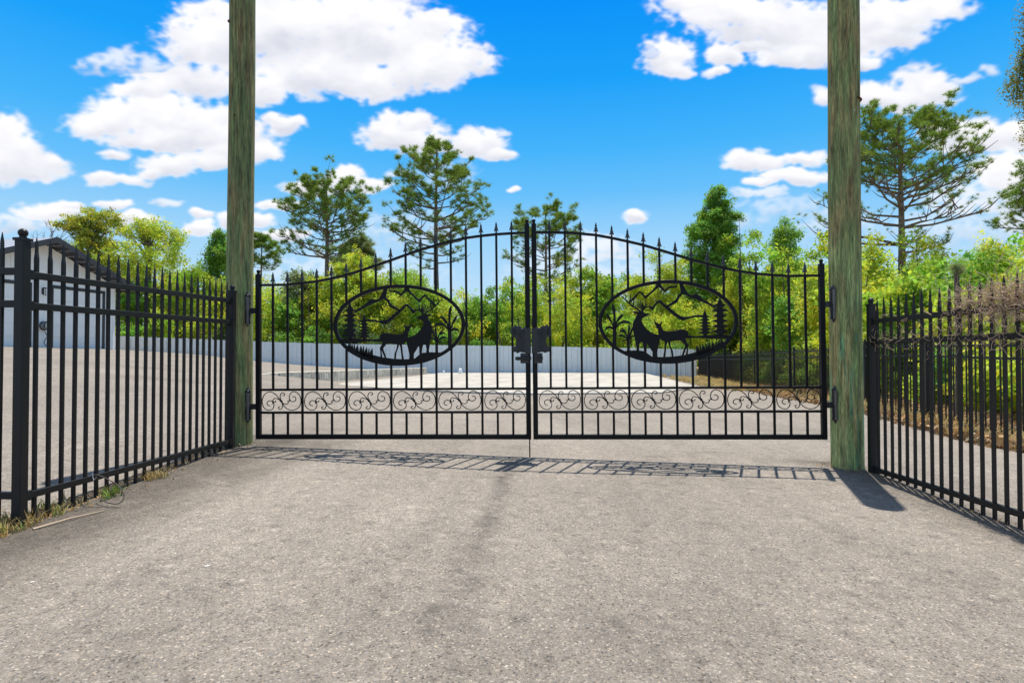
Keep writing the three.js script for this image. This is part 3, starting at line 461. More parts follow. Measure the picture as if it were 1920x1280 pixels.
// ---------------------------------------------------------------- black picket fences
const spearGeo = new Map();
function spearPicket(h, w = 0.0168) {
  const k = Math.round(h * 1000) + w; if (spearGeo.has(k)) return spearGeo.get(k);
  const rings = [[0, w / 2, w / 2], [h - 0.115, w / 2, w / 2], [h - 0.10, w * 0.44, w * 0.40], [h - 0.085, w * 0.54, w * 0.20], [h - 0.05, w * 0.54, w * 0.17], [h - 0.006, w * 0.1, w * 0.08], [h, 0.0008, 0.0008]], pos = [], idx = [], r = [[-1, -1], [1, -1], [1, 1], [-1, 1]];
  for (const [y, a, b] of rings) for (const [sx, sz] of r) pos.push(sx * a, y, sz * b);
  for (let i = 0; i < rings.length - 1; i++) for (let s = 0; s < 4; s++) { const p = i * 4 + s, q = i * 4 + ((s + 1) % 4); idx.push(p, p + 4, q, q, p + 4, q + 4); }
  let g = new THREE.BufferGeometry(); g.setAttribute('position', new THREE.Float32BufferAttribute(pos, 3)); g.setIndex(idx); g = g.toNonIndexed(); g.computeVertexNormals(); g.setAttribute('uv', new THREE.BufferAttribute(new Float32Array(g.attributes.position.count * 2), 2)); spearGeo.set(k, g); return g;
}
function fencePost(h, w = 0.052) { return join([bar(w, h, w, 0, 0, 0, 0.005), box(w + 0.008, 0.014, w + 0.008, 0, h + 0.007, 0), cyl(w * 0.34, w * 0.3, 0.012, 14, 0, h + 0.014, 0), ball(w * 0.44, 0, h + 0.042, 0, 16)]); }
function panel(label, group, p0, p1, o) {          // p0, p1: [x, D]; heights above the foot of p0 at both ends
  const L = Math.hypot(p1[0] - p0[0], p1[1] - p0[1]), turn = Math.atan2(p1[1] - p0[1], p1[0] - p0[0]);
  const t = thing('picket_fence', label, 'fence', V(p0[0], EYE + o.foot, -p0[1]), turn, group);
  const pw = 0.052;
  for (const [x, h, b, on] of [[0, o.post[0], o.ground[0], o.ends[0]], [L, o.post[1], o.ground[1], o.ends[1]]]) if (on) { const q = part('post', fencePost(h - b + 0.05, pw), blackRail, t); q.position.set(x, b - 0.05, 0); }
  const RD = 0.037, rw = 0.030;
  for (const [a, b] of o.rails) {
    part('rail', hbar(pw / 2, L - pw / 2, a, b, RD, rw), blackRail, t);
    for (const [x, y, on] of [[pw / 2 + 0.012, a, o.ends[0]], [L - pw / 2 - 0.012, b, o.ends[1]]]) if (on) part('bracket', box(0.03, RD + 0.014, rw + 0.012, x, y, 0), blackRail, t);
  }
  for (let k = 1; k <= o.n; k++) { const f = k / (o.n + 1), yb = lerp(o.feet[0], o.feet[1], f), yt = lerp(o.tips[0], o.tips[1], f), jit = 0.003 * Math.sin(k * 12.9); const q = part('picket', spearPicket(Math.round((yt - yb) * 200) / 200), blackRail, t); q.position.set(f * L, yb + jit, 0); q.rotation.z = 0.0025 * Math.sin(k * 7.3); }
  return t;
}
const wings = 'black picket fence panels at the gate';
panel('black picket fence panel left of the gate, between corner post and pole', null, [-2.56, 3.04], [-2.485, 5.165], { foot: -0.912, post: [1.485, 1.43], ground: [0, 0.04], ends: [1, 1], rails: [[1.312, 1.35], [1.148, 1.162], [0.150, 0.112]], feet: [0.0, 0.034], tips: [1.523, 1.512], n: 23 });
panel('black picket fence panel at the left edge, only its end showing beside the corner post', null, [-2.562, 3.04], [-4.95, 3.02], { foot: -0.912, post: [1.485, 1.50], ground: [0, 0.03], ends: [0, 1], rails: [[1.325, 1.325], [1.155, 1.155], [0.16, 0.16]], feet: [0.0, 0.03], tips: [1.53, 1.53], n: 21 });
panel('black picket fence panel right of the gate, dry vines tangled along its top', null, [2.943, 4.77], [2.795, 2.44], { foot: -0.993, post: [1.36, 1.40], ground: [0, 0], ends: [1, 1], rails: [[1.229, 1.247], [1.06, 1.082], [0.031, 0.105]], feet: [0.006, -0.01], tips: [1.416, 1.446], n: 24 });
{ // the long fence down the right-hand side of the yard
  const d0 = 4.9, d1 = 35.8, dir = V(0.176, 0, -1).normalize(), L = (d1 - d0) * Math.hypot(1, 0.176), turn = Math.atan2(1, 0.176), n = 13;
  const foot = (f) => { const d = lerp(d0, d1, f); return gh(sideX(d), d) - 0.05; };
  const y0 = foot(0), t = thing('picket_fence', 'long black picket fence along the right side of the yard', 'fence', V(sideX(d0), y0, -d0), turn);
  const Y = (f) => foot(f) - y0, smoothY = (f) => lerp(Y(Math.floor(f * n) / n), Y(Math.min(1, (Math.floor(f * n) + 1) / n)), f * n - Math.floor(f * n));
  for (let k = 0; k <= n; k++) { const q = part('post', fencePost(1.50), blackRail, t); q.position.set((L * k) / n, Y(k / n) - 0.05, 0); }
  for (let k = 0; k < n; k++) for (const h of [1.34, 1.17, 0.16]) part('rail', hbar((L * k) / n + 0.032, (L * (k + 1)) / n - 0.032, Y(k / n) + h, Y((k + 1) / n) + h, 0.036, 0.035), blackRail, t);
  const per = 22, far = []; let made = 0;
  for (let k = 0; k < n; k++) for (let i = 1; i < per; i++) { const f = (k + i / per) / n, g = spearPicket(1.46); if (made++ < 170) { const q = part('picket', g, blackRail, t); q.position.set(L * f, smoothY(f) + 0.03, 0); } else far.push(g.clone().translate(L * f, smoothY(f) + 0.03, 0)); }
  part('far_pickets', far, blackRail, t, 'stuff');
}
{ // grey ribbed sheet fence across the back of the yard
  const x0 = 11.35, x1 = -31, W = 0.305, dx = Math.cos(Math.atan(0.066)) * W, n = Math.floor((x0 - x1) / dx), H = 2.35;
  const tops = [[11.4, 0.07], [1.3, 0.27], [-10.8, 0.42], [-15.9, 0.56], [-27, 1.0], [-40, 1.3]], topY = (X) => { let i = 0; while (i < tops.length - 2 && X < tops[i + 1][0]) i++; const f = (tops[i][0] - X) / (tops[i][0] - tops[i + 1][0]); return EYE + lerp(tops[i][1], tops[i + 1][1], clamp(f)); };
  const a = V(x0, gh(x0, backD(x0)), -backD(x0)), t = thing('sheet_metal_fence', 'pale grey ribbed sheet metal fence across the back of the yard', 'fence', a, Math.PI - 0.0659);
  // local x runs from the right-hand corner to the left
  const w = W, s = new THREE.Shape([[0.004, 0], [0.03, 0.02], [0.055, 0.02], [0.085, 0], [0.145, 0], [0.15, 0.006], [0.165, 0.006], [0.17, 0], [0.225, 0], [0.23, 0.006], [0.245, 0.006], [0.25, 0], [w - 0.004, 0], [w - 0.004, -0.004], [0.004, -0.004]].map(([x, y]) => new THREE.Vector2(x, y)));
  const g = new THREE.ExtrudeGeometry(s, { depth: H, bevelEnabled: false }); g.rotateX(-Math.PI / 2);
  for (let k = 0; k < n; k++) { const X = x0 - (k + 0.5) * dx, D = backD(X), tilt = k < 1 ? 0.03 : 0; const q = part('sheet', g, sheetPaint, t); q.position.set(k * W, topY(X) - H - a.y, 0); q.rotation.z = -tilt; }
  for (let k = 0; k < n; k += 8) { const X = x0 - (k + 0.5) * dx; const q = part('post', box(0.06, 1.7, 0.06, 0, 0.85, -0.04 - 0.004), sheetPaint, t); q.position.set(k * W, topY(X) - 1.75 - a.y, 0); }
}

// ---------------------------------------------------------------- the barn
{
  const foot = V(-22.51, EYE + 0.06, -27.8), t = thing('barn', 'white barn with a gable front, garage doors and a charcoal overhanging roof', 'barn', foot, THREE.MathUtils.degToRad(81.2));
  const HW = 4.25, HE = 3.50, HA = 5.13, DEEP = 13, slope = (HA - HE) / HW, topAt = (x) => HA - Math.abs(x) * slope;
  const shape = (pts) => new THREE.Shape(pts.map(([x, y]) => new THREE.Vector2(x, y)));
  const ext = (pts, d, z) => { const g = new THREE.ExtrudeGeometry(shape(pts), { depth: d, bevelEnabled: false }); g.translate(0, 0, z); return g; };
  part('wall', ext([[-HW, -0.4], [HW, -0.4], [HW, HE], [0, HA], [-HW, HE]], DEEP, -DEEP - 0.03), barnWhite, t);
  const doors = [[0.62, 3.46], [-3.46, -0.62]], DH = 2.98, bw = 0.40;
  for (let x = -HW; x < HW - 0.01; x += bw) {
    const a = x + 0.006, b = Math.min(HW, x + bw) - 0.006, door = doors.some(([u, v]) => a > u - 0.25 && b < v + 0.25), yb = door ? DH + 0.16 : 0.02;
    part('siding_board', ext([[a, yb], [b, yb], [b, topAt(b) - 0.01], ...(a < 0 && b > 0 ? [[0, HA - 0.01]] : []), [a, topAt(a) - 0.01]], 0.022, -0.03), barnWhite, t);
    part('batten', ext([[a - 0.03, yb], [a + 0.025, yb], [a + 0.025, topAt(a) - 0.02], [a - 0.03, topAt(a) - 0.02]], 0.022, -0.0075), barnWhite, t);
  }
  for (const [u, v] of doors) {
    const d = part('garage_door', box(v - u, DH, 0.03, (u + v) / 2, DH / 2, -0.045), doorWhite, t);
    for (let k = 0; k < 5; k++) part('door_panel', box(v - u - 0.02, DH / 5 - 0.014, 0.02, (u + v) / 2, (k + 0.5) * (DH / 5), -0.02), doorWhite, d);
    part('door_trim', box(v - u + 0.3, 0.15, 0.06, (u + v) / 2, DH + 0.075, 0.0), darkTrim, t);
    for (const x of [u - 0.075, v + 0.075]) part('door_trim', box(0.15, DH, 0.06, x, DH / 2, 0.0), darkTrim, t);
  }
  const O = 0.85, E = 0.62, lookoutPaint = std('grey lookout paint', { color: rgb(0.16, 0.165, 0.18), roughness: 0.7 });
  for (const s of [-1, 1]) {
    const xe = s * (HW + E), ye = HE - E * slope, slab = (a, b, o) => [[0, HA + a], [xe, ye + a], [xe, ye + b], [0, HA + b]];
    const r = part('roof', ext(slab(0.10, 0.19), DEEP + O, -DEEP), roofMetal, t);
    part('soffit', ext(slab(0.055, 0.10), DEEP + O - 0.02, -DEEP), darkTrim, r);
    part('fascia', ext(slab(-0.06, 0.215), 0.045, O - 0.0), darkTrim, r);
    part('eave_board', box(0.045, 0.26, DEEP + O, xe + s * 0.0225, ye + 0.06, (O - DEEP) / 2), darkTrim, r);
    for (let k = 0; k < 10; k++) { const f = (k + 0.6) / 10, g = box(0.09, 0.10, O - 0.01, 0, 0, O / 2); g.rotateZ(-s * Math.atan(slope)); g.translate(xe * f, lerp(HA, ye, f) + 0.005, 0); part('lookout', g, lookoutPaint, r); }
    for (let k = 0; k < 26; k++) { const g = box(Math.hypot(HW + E, (HW + E) * slope), 0.022, 0.03, 0, 0, 0); g.rotateZ(-s * Math.atan(slope)); g.translate(xe / 2, (HA + ye) / 2 + 0.199, O - 0.1 - k * 0.52); part('roof_seam', g, roofMetal, r); }
  }
  for (const s of [-1, 1]) part('corner_board', box(0.14, HE, 0.05, s * (HW - 0.07), HE / 2, 0.018), barnWhite, t);
  const lamp = part('wall_lantern', join([box(0.10, 0.30, 0.03, 0, 0, 0.02), box(0.02, 0.02, 0.16, 0, 0.17, 0.1), box(0.15, 0.02, 0.15, 0, 0.14, 0.17), box(0.12, 0.015, 0.12, 0, -0.2, 0.17), ...[[-1, -1], [1, -1], [1, 1], [-1, 1]].map(([a, b]) => box(0.014, 0.34, 0.014, a * 0.055, -0.03, 0.17 + b * 0.055))]), darkTrim, t); lamp.position.set(0.08, 2.78, 0);
  // hose reel on the wall between the doors
  const wp = t.localToWorld(V(0.05, 1.12, 0.02)); t.updateMatrixWorld(); const hp = V(0.05, 1.12, 0.016).applyMatrix4(t.matrixWorld);
  const reel = thing('hose_reel', 'dark hose reel with a hanging loop of hose on the white barn wall', 'hose reel', hp, THREE.MathUtils.degToRad(81.2));
  const disc = (z) => { const g = new THREE.TorusGeometry(0.2, 0.025, 8, 24); g.translate(0, 0, z); return g; };
  part('flange', disc(0.1), darkTrim, reel); part('flange', disc(0.34), darkTrim, reel);
  const drum = new THREE.CylinderGeometry(0.14, 0.14, 0.24, 20); drum.rotateX(Math.PI / 2); drum.translate(0, 0, 0.22); part('drum', drum, galvanised, reel);
  part('bracket', box(0.08, 0.3, 0.1, 0, 0, 0.05), darkTrim, reel);
  part('hose', tube([V(0.1, -0.12, 0.3), V(0.02, -0.4, 0.34), V(-0.16, -0.8, 0.3), V(0, -0.98, 0.28), V(0.17, -0.78, 0.26), V(0.04, -0.4, 0.2), V(-0.08, -0.14, 0.16)], 0.016, 50, 8), darkTrim, reel);
}

// ---------------------------------------------------------------- trees
function leafSpray(seed, n, R, size, slim = 0.55) {    // a spray of separate small leaves
  const r = rng(seed), pos = [], idx = [], q = new THREE.Quaternion(), v = V(0, 0, 0);
  for (let k = 0; k < n; k++) {
    const c = V(r() * 2 - 1, (r() * 2 - 1) * 0.7, r() * 2 - 1).normalize().multiplyScalar(R * Math.cbrt(r()));
    q.setFromEuler(new THREE.Euler((r() - 0.5) * 2.0, r() * 6.28, (r() - 0.5) * 2.0)); const s = size * (0.7 + 0.6 * r()), b = pos.length / 3;
    for (const [x, y, z] of [[-1, 0, 0], [0, 0.14, slim], [1, -0.1, 0], [0, 0.14, -slim]]) { v.set(x * s * 0.5, y * s * 0.5, z * s * 0.5).applyQuaternion(q).add(c); pos.push(v.x, v.y, v.z); }
    idx.push(b, b + 1, b + 2, b, b + 2, b + 3);
  }
  const g = new THREE.BufferGeometry(); g.setAttribute('position', new THREE.Float32BufferAttribute(pos, 3)); g.setIndex(idx); g.computeVertexNormals(); return g;
}
function needleTuft(seed, n, len, w) {
  const r = rng(seed), pos = [], idx = [];
  for (let k = 0; k < n; k++) { const a = r() * 6.283, up = Math.acos(lerp(-0.35, 1, r())), d = V(Math.sin(up) * Math.cos(a), Math.cos(up), Math.sin(up) * Math.sin(a)), s = V(r() - 0.5, r() - 0.5, r() - 0.5).cross(d).normalize().multiplyScalar(w / 2), l = len * (0.75 + 0.4 * r()), b = pos.length / 3, o = d.clone().multiplyScalar(0.02); pos.push(o.x - s.x, o.y - s.y, o.z - s.z, o.x + s.x, o.y + s.y, o.z + s.z, d.x * l, d.y * l - 0.03 * l, d.z * l); idx.push(b, b + 1, b + 2); }
  const g = new THREE.BufferGeometry(); g.setAttribute('position', new THREE.Float32BufferAttribute(pos, 3)); g.setIndex(idx); g.computeVertexNormals(); return g;
}
const sprays = [leafSpray(1, 26, 0.42, 0.19), leafSpray(2, 26, 0.42, 0.19), leafSpray(3, 22, 0.42, 0.22)];
const smallSprays = [leafSpray(4, 40, 0.30, 0.075)];
const tufts = [needleTuft(1, 34, 0.36, 0.028), needleTuft(2, 34, 0.33, 0.028)];
function crown(parent, name, geo, mat, spots, seed, vary = 0.3) {   // spots: [x, y, z, size]
  const r = rng(seed), m = new THREE.InstancedMesh(geo, mat, spots.length), M = new THREE.Matrix4(), q = new THREE.Quaternion(), c = new THREE.Color();
  spots.forEach(([x, y, z, s, tilt], i) => {
    q.setFromEuler(tilt === undefined ? new THREE.Euler((r() - 0.5) * 1.4, r() * 6.28, (r() - 0.5) * 1.4) : new THREE.Euler((r() - 0.5) * tilt, r() * 6.28, (r() - 0.5) * tilt));
    m.setMatrixAt(i, M.compose(V(x, y, z), q, V(s, s, s)));
    const b = 1 - vary / 2 + vary * r(), h = (r() - 0.5) * vary * 0.8; m.setColorAt(i, c.setRGB(b * (1 + h), b, b * (1 - h)));
  });
  m.name = name; m.castShadow = m.receiveShadow = true; m.userData.kind = 'stuff'; parent.add(m); return m;
}
// foliage clumps of one crown: lobes on limb ends, each a shell of sprays with gaps between
function lobes(r, cx, cy, cz, rx, ry, n, per, out, size = 1) {
  const ends = [];
  for (let k = 0; k < n; k++) {
    const a = r() * 6.283, e = Math.asin(lerp(-0.8, 1, r())), f = 0.30 + 0.72 * Math.sqrt(r()), L = V(cx + Math.cos(a) * Math.cos(e) * rx * f, cy + Math.sin(e) * ry * f, cz + Math.sin(a) * Math.cos(e) * rx * f), R = Math.min(rx, ry) * (0.14 + 0.24 * r()) + 0.12;
    ends.push(L);
    for (let i = 0; i < per; i++) { const d = V(r() * 2 - 1, r() * 2 - 0.85, r() * 2 - 1).normalize().multiplyScalar(R * (0.25 + 1.15 * r())); out.push([L.x + d.x, L.y + d.y * 0.8, L.z + d.z, size * (0.5 + 0.6 * r())]); }
  }
  return ends;
}
function broadleaf(name, label, category, o) {      // o: px, topY, D, halfW (photo px), base px of the crown, mat, seed, n, per
  const X = ((o.px - 960) / FOCAL) * o.D, y0 = gh(X, o.D) - 0.08, k = o.D / FOCAL, topY = EYE + (HORIZON - o.topY) * k, lowY = EYE + (HORIZON - o.lowY) * k, r = rng(o.seed);
  const t = thing(name, label, category, V(X, y0, -o.D), 0, o.group), rx = o.halfW * k, ry = (topY - lowY) / 2, cy = (topY + lowY) / 2 - y0, spots = [], wood = [];
  let ends = [];
  if (o.tiers) { for (const [dx, py, hw, hh, n] of o.tiers) ends.push(...lobes(r, dx * k, EYE + (HORIZON - py) * k - y0, 0, hw * k, hh * k, n, o.per ?? 26, spots, o.size ?? 1)); }
  else ends = lobes(r, 0, cy, 0, rx, ry, o.n ?? 26, o.per ?? 26, spots, o.size ?? 1);
  const tr = o.trunk ?? 0.16, fork = Math.max(0.6, lowY - y0 + ry * 0.35), lean = (r() - 0.5) * 0.6;
  const trunkPts = [V(0, -0.2, 0), V(lean * 0.3, fork * 0.5, 0.1), V(lean, fork, 0), V(lean * 0.8, cy + ry * 0.35, 0), V(0, cy + ry * 0.85, 0)];
  wood.push(limb(trunkPts, [tr * 1.25, tr, tr * 0.85, tr * 0.45, tr * 0.12], 8));
  for (const e of ends.slice(0, o.limbs ?? 16)) { const s = trunkPts[2].clone().lerp(trunkPts[3], r()); const mid = s.clone().lerp(e, 0.5); mid.y += 0.12 * s.distanceTo(e); wood.push(limb([s, mid, e], [tr * 0.34, tr * 0.22, tr * 0.07], 5)); }
  part('trunk', wood, oakBark, t);
  crown(t, 'crown', o.geo ?? sprays[o.seed % 3], o.mat, spots, o.seed + 50, o.vary ?? 0.65);
  return t;
}
// pine: envelope rows are [photo y, reach left, reach right, share of foliage]
function pine(label, o) {
  const X = ((o.px - 960) / FOCAL) * o.D, y0 = gh(X, o.D) - 0.08, k = o.D / FOCAL, r = rng(o.seed), t = thing('pine_tree', label, 'pine tree', V(X, y0, -o.D));
  const hy = (py) => EYE + (HORIZON - py) * k - y0, topH = hy(o.env[0][0]), lowH = hy(o.env[o.env.length - 1][0]);
  const bend = (y) => (o.lean ?? 0) * Math.sin((y / topH) * 2.4) , wood = [], spots = [];
  const trunk = [], tr = []; for (let i = 0; i <= 14; i++) { const f = i / 14; trunk.push(V(bend(f * topH), -0.2 + f * (topH - 0.2), 0.1 * Math.sin(f * 5 + o.seed))); tr.push(o.r * (1 - 0.82 * f) * (i === 0 ? 1.25 : 1)); }
  wood.push(limb(trunk, tr, 9));
  const env = (y) => { let i = 0; while (i < o.env.length - 2 && y < hy(o.env[i + 1][0])) i++; const a = o.env[i], b = o.env[i + 1], f = clamp((hy(a[0]) - y) / (hy(a[0]) - hy(b[0]))); return [lerp(a[1], b[1], f) * k, lerp(a[2], b[2], f) * k, lerp(a[3], b[3], f)]; };
  let az = r() * 6;
  for (let b = 0; b < o.n; b++) {
    const f = (b + r() * 0.8) / o.n, yEnd = lerp(lowH, topH, Math.pow(f, o.pack ?? 0.8)); az += 2.4 + (r() - 0.5) * 0.7;
    const [wl, wr, dens] = env(yEnd); if (o.rise && dens < 1.0 && b % 2) continue;
    const cx = Math.sign(Math.cos(az)) * Math.pow(Math.abs(Math.cos(az)), 0.65), side = cx < 0 ? wl : wr, reach = Math.max(0.35, side * (0.70 + 0.38 * r())), rise = reach * (0.16 + 0.85 * f) * (0.6 + 0.7 * r()) * (o.rise ?? 0.85), yStart = Math.max(lowH * 0.8, yEnd - rise);
    const s = V(bend(yStart), yStart, 0), e = V(bend(yEnd) + cx * reach, yEnd, Math.sin(az) * reach * 0.8), m1 = s.clone().lerp(e, 0.4); m1.y -= rise * 0.18; m1.x += (r() - 0.5) * reach * 0.15; const m2 = s.clone().lerp(e, 0.74); m2.y -= rise * 0.10 - (r() - 0.5) * reach * 0.12;
    const rb = o.r * 0.26 * (1 - 0.6 * f) * clamp(reach / 2.5, 0.35, 1.2); wood.push(limb([s, m1, m2, e], [rb, rb * 0.75, rb * 0.5, rb * 0.18], 5));
    const tuftAt = (p, n, R) => { for (let c = 0; c < n; c++) { const v = V(r() * 2 - 1, r() * 2 - 0.7, r() * 2 - 1).multiplyScalar(R); spots.push([p.x + v.x, p.y + v.y * 0.7, p.z + v.z, (o.tuft ?? 1) * (0.6 + 0.5 * r()), 1.6]); } };
    const twigs = Math.round(3 + reach * 1.5);
    for (let w = 0; w < twigs; w++) {
      const q = 0.40 + 0.60 * ((w + r()) / twigs), p = q < 0.4 ? s.clone().lerp(m1, q / 0.4) : q < 0.74 ? m1.clone().lerp(m2, (q - 0.4) / 0.34) : m2.clone().lerp(e, (q - 0.74) / 0.26);
      const len = (0.5 + 0.8 * r()) * clamp(reach / 2.2, 0.45, 1.2), a2 = az + (r() < 0.5 ? -1 : 1) * (0.4 + 0.9 * r()), d = V(Math.cos(a2), 0.35 + 0.6 * r(), Math.sin(a2)).multiplyScalar(len), te = p.clone().add(d), tm = p.clone().lerp(te, 0.5); tm.y -= len * 0.14;
      wood.push(limb([p, m1.clone().lerp(tm, 1), te], [rb * 0.34 + 0.012, rb * 0.22 + 0.009, 0.008], 4));
      if (r() < 0.30 + 0.34 * dens) tuftAt(te, Math.round((3.2 + 4.2 * r()) * dens), 0.2 + 0.18 * r());
      if (r() < 0.16 * dens) tuftAt(tm, Math.round(1 + 2 * r()), 0.16);
    }
    tuftAt(e, Math.round(4 * dens), 0.24); if (dens > 1.25) tuftAt(m2, Math.round(3 * dens), 0.35);
  }
  for (let c = 0; c < 14; c++) spots.push([bend(topH) + (r() - 0.5) * 0.5, topH - r() * 0.7, (r() - 0.5) * 0.5, (o.tuft ?? 1), 1.2]);
  part('trunk', wood, pineBark, t);
  crown(t, 'crown', tufts[o.seed % 2], o.mat ?? needleMat, spots, o.seed + 9, 0.35);
  return t;
}
pine('tall open pine rising behind the left gate leaf, second pine from the left pole', { px: 822, D: 52, r: 0.34, seed: 12, n: 46, lean: -0.25, tuft: 1.15, env: [[262, 14, 16, 1.5], [300, 52, 46, 1.5], [345, 76, 70, 1.4], [385, 72, 108, 1.2], [425, 100, 70, 1.15], [465, 62, 58, 0.8], [500, 40, 50, 0.5]] });
pine('round-topped pine rising behind the left gate leaf, nearest the left pole', { px: 607, D: 50, r: 0.33, seed: 21, n: 40, lean: 0.2, tuft: 1.15, env: [[332, 36, 40, 1.8], [360, 62, 62, 1.6], [395, 70, 92, 1.3], [430, 58, 62, 1.0], [455, 86, 52, 0.9], [490, 70, 40, 0.7]] });
pine('slim pine seen behind the meeting posts of the gate', { px: 1022, D: 58, r: 0.27, seed: 34, n: 30, lean: 0.1, tuft: 1.2, env: [[386, 22, 24, 1.5], [415, 62, 60, 1.5], [445, 50, 66, 1.1], [475, 78, 50, 0.8], [500, 60, 70, 0.7], [530, 30, 40, 0.5]] });
pine('broad spreading pine standing right of the right pole', { px: 1690, D: 36, r: 0.33, seed: 43, n: 60, lean: 0.06, pack: 0.66, tuft: 0.9, rise: 0.75, env: [[212, 46, 40, 2.0], [238, 92, 78, 2.0], [290, 104, 108, 1.65], [335, 124, 140, 1.1], [375, 140, 186, 0.85], [420, 172, 150, 0.6], [460, 90, 70, 0.5], [495, 60, 50, 0.4]] });
pine('small dark pine top showing just right of the left pole', { px: 489, D: 62, r: 0.22, seed: 55, n: 16, tuft: 1.3, env: [[443, 10, 12, 1.8], [465, 26, 30, 1.7], [490, 34, 30, 1.2], [510, 20, 20, 0.8]] });
pine('young pale pine top between the first and second tall pines', { px: 668, D: 60, r: 0.2, seed: 60, n: 18, tuft: 1.4, mat: palerNeedles, env: [[452, 10, 14, 1.8], [470, 34, 30, 1.7], [495, 44, 40, 1.4], [520, 40, 40, 1.0]] });
pine('pine at the right edge of view, only its left branches showing', { px: 1958, D: 30, r: 0.3, seed: 71, n: 30, tuft: 0.85, env: [[300, 16, 20, 1.5], [345, 40, 60, 1.3], [385, 52, 90, 1.2], [425, 62, 90, 1.0], [450, 40, 50, 0.7]] });
{ // pine sapling with a single tuft, behind the right fence
  const p = at(1797, 0, 9.4), y0 = gh(p.x, 9.4), t = thing('pine_sapling', 'thin pine sapling with one pale tuft on top, behind the right fence', 'sapling', V(p.x, y0 - 0.05, p.z)), h = at(0, 512, 9.4).y - y0 + 0.05;
  part('trunk', limb([V(0, 0, 0), V(0.01, h * 0.5, 0), V(-0.01, h, 0)], [0.055, 0.045, 0.036], 8), oakBark, t);
  const r = rng(2), spots = []; for (let k = 0; k < 12; k++) spots.push([(r() - 0.5) * 0.06, h + r() * 0.1, (r() - 0.5) * 0.06, 0.34 + 0.14 * r(), 1.2]); crown(t, 'crown', tufts[0], palerNeedles, spots, 8, 0.2);
}
// single broadleaf trees that stand out
broadleaf('oak_tree', 'tall sparse olive oak behind the barn roof, darker towards its right side', 'oak tree', { px: 168, topY: 392, lowY: 560, halfW: 52, D: 46, mat: leaves.olive, seed: 101, trunk: 0.2, limbs: 26, tiers: [[-18, 432, 34, 30, 20], [22, 416, 34, 26, 18], [-8, 470, 58, 34, 36], [6, 515, 72, 40, 40]], per: 9 });
broadleaf('oak_tree', 'full yellow-green oak right of the barn, behind the left fence', 'oak tree', { px: 276, topY: 410, lowY: 560, halfW: 62, D: 45, mat: leaves.lime, seed: 102, trunk: 0.19, limbs: 22, tiers: [[-18, 432, 30, 24, 18], [18, 440, 42, 26, 24], [-2, 480, 64, 36, 38], [0, 535, 76, 46, 36]], per: 7 });
broadleaf('slender_tree', 'slender mid-green tree just left of the left pole', 'tree', { px: 410, topY: 432, lowY: 560, halfW: 34, D: 47, mat: leaves.mid, seed: 103, tiers: [[-4, 452, 14, 20, 10], [6, 485, 28, 26, 22], [0, 535, 46, 40, 34]], per: 10 });
broadleaf('columnar_tree', 'tall dense green tree right of centre, standing above the wood edge', 'tree', { px: 1336, topY: 350, lowY: 600, halfW: 54, D: 48, mat: leaves.mid, seed: 104, trunk: 0.22, tiers: [[14, 374, 18, 24, 16], [14, 408, 34, 28, 34], [0, 450, 48, 36, 54], [-6, 500, 60, 42, 60], [0, 560, 56, 50, 30]], per: 11 });
broadleaf('slender_tree', 'airy slender tree between the columnar green tree and the right pole', 'tree', { px: 1472, topY: 412, lowY: 560, halfW: 34, D: 46, mat: leaves.mid, seed: 105, tiers: [[6, 436, 18, 24, 14], [-4, 472, 32, 28, 22], [0, 520, 46, 38, 30]], per: 8 });
broadleaf('understorey_tree', 'grey-green understorey tree behind the first pickets of the left gate leaf', 'tree', { px: 560, topY: 512, lowY: 650, halfW: 36, D: 43.5, mat: leaves.grey, seed: 106, n: 24, per: 22 });
broadleaf('understorey_tree', 'bright lime understorey tree above the left oval', 'tree', { px: 655, topY: 482, lowY: 650, halfW: 62, D: 43, mat: leaves.lime, seed: 107, n: 40, per: 24 });
broadleaf('understorey_tree', 'rounded fresh green tree behind the deer of the left oval', 'tree', { px: 775, topY: 505, lowY: 655, halfW: 58, D: 43, mat: leaves.fresh, seed: 108, n: 38, per: 24 });
broadleaf('understorey_tree', 'deep green shrub low behind the right end of the left oval', 'shrub', { px: 905, topY: 560, lowY: 655, halfW: 40, D: 42, mat: leaves.mid, seed: 109, n: 22, per: 22 });
broadleaf('understorey_tree', 'lime green tree right of the meeting posts, behind the first pickets of the right leaf', 'tree', { px: 1110, topY: 510, lowY: 655, halfW: 52, D: 44, mat: leaves.fresh, seed: 110, n: 34, per: 24 });
broadleaf('understorey_tree', 'pale yellow-green tree behind the top of the right oval', 'tree', { px: 1232, topY: 462, lowY: 650, halfW: 58, D: 47, mat: leaves.lime, seed: 111, n: 40, per: 22 });
broadleaf('understorey_tree', 'bright lime tree behind the hinge side of the right gate leaf', 'tree', { px: 1430, topY: 510, lowY: 640, halfW: 66, D: 38, mat: leaves.lime, seed: 112, n: 40, per: 24 });
broadleaf('understorey_tree', 'mid-green tree at the foot of the broad pine, right of the right pole', 'tree', { px: 1740, topY: 505, lowY: 660, halfW: 80, D: 30, mat: leaves.fresh, seed: 113, n: 60, per: 26, size: 0.62 });
broadleaf('understorey_tree', 'fresh green tree at the right edge, behind the vine-covered fence', 'tree', { px: 1885, topY: 462, lowY: 660, halfW: 96, D: 27, mat: leaves.fresh, seed: 114, n: 80, per: 26, size: 0.58 });
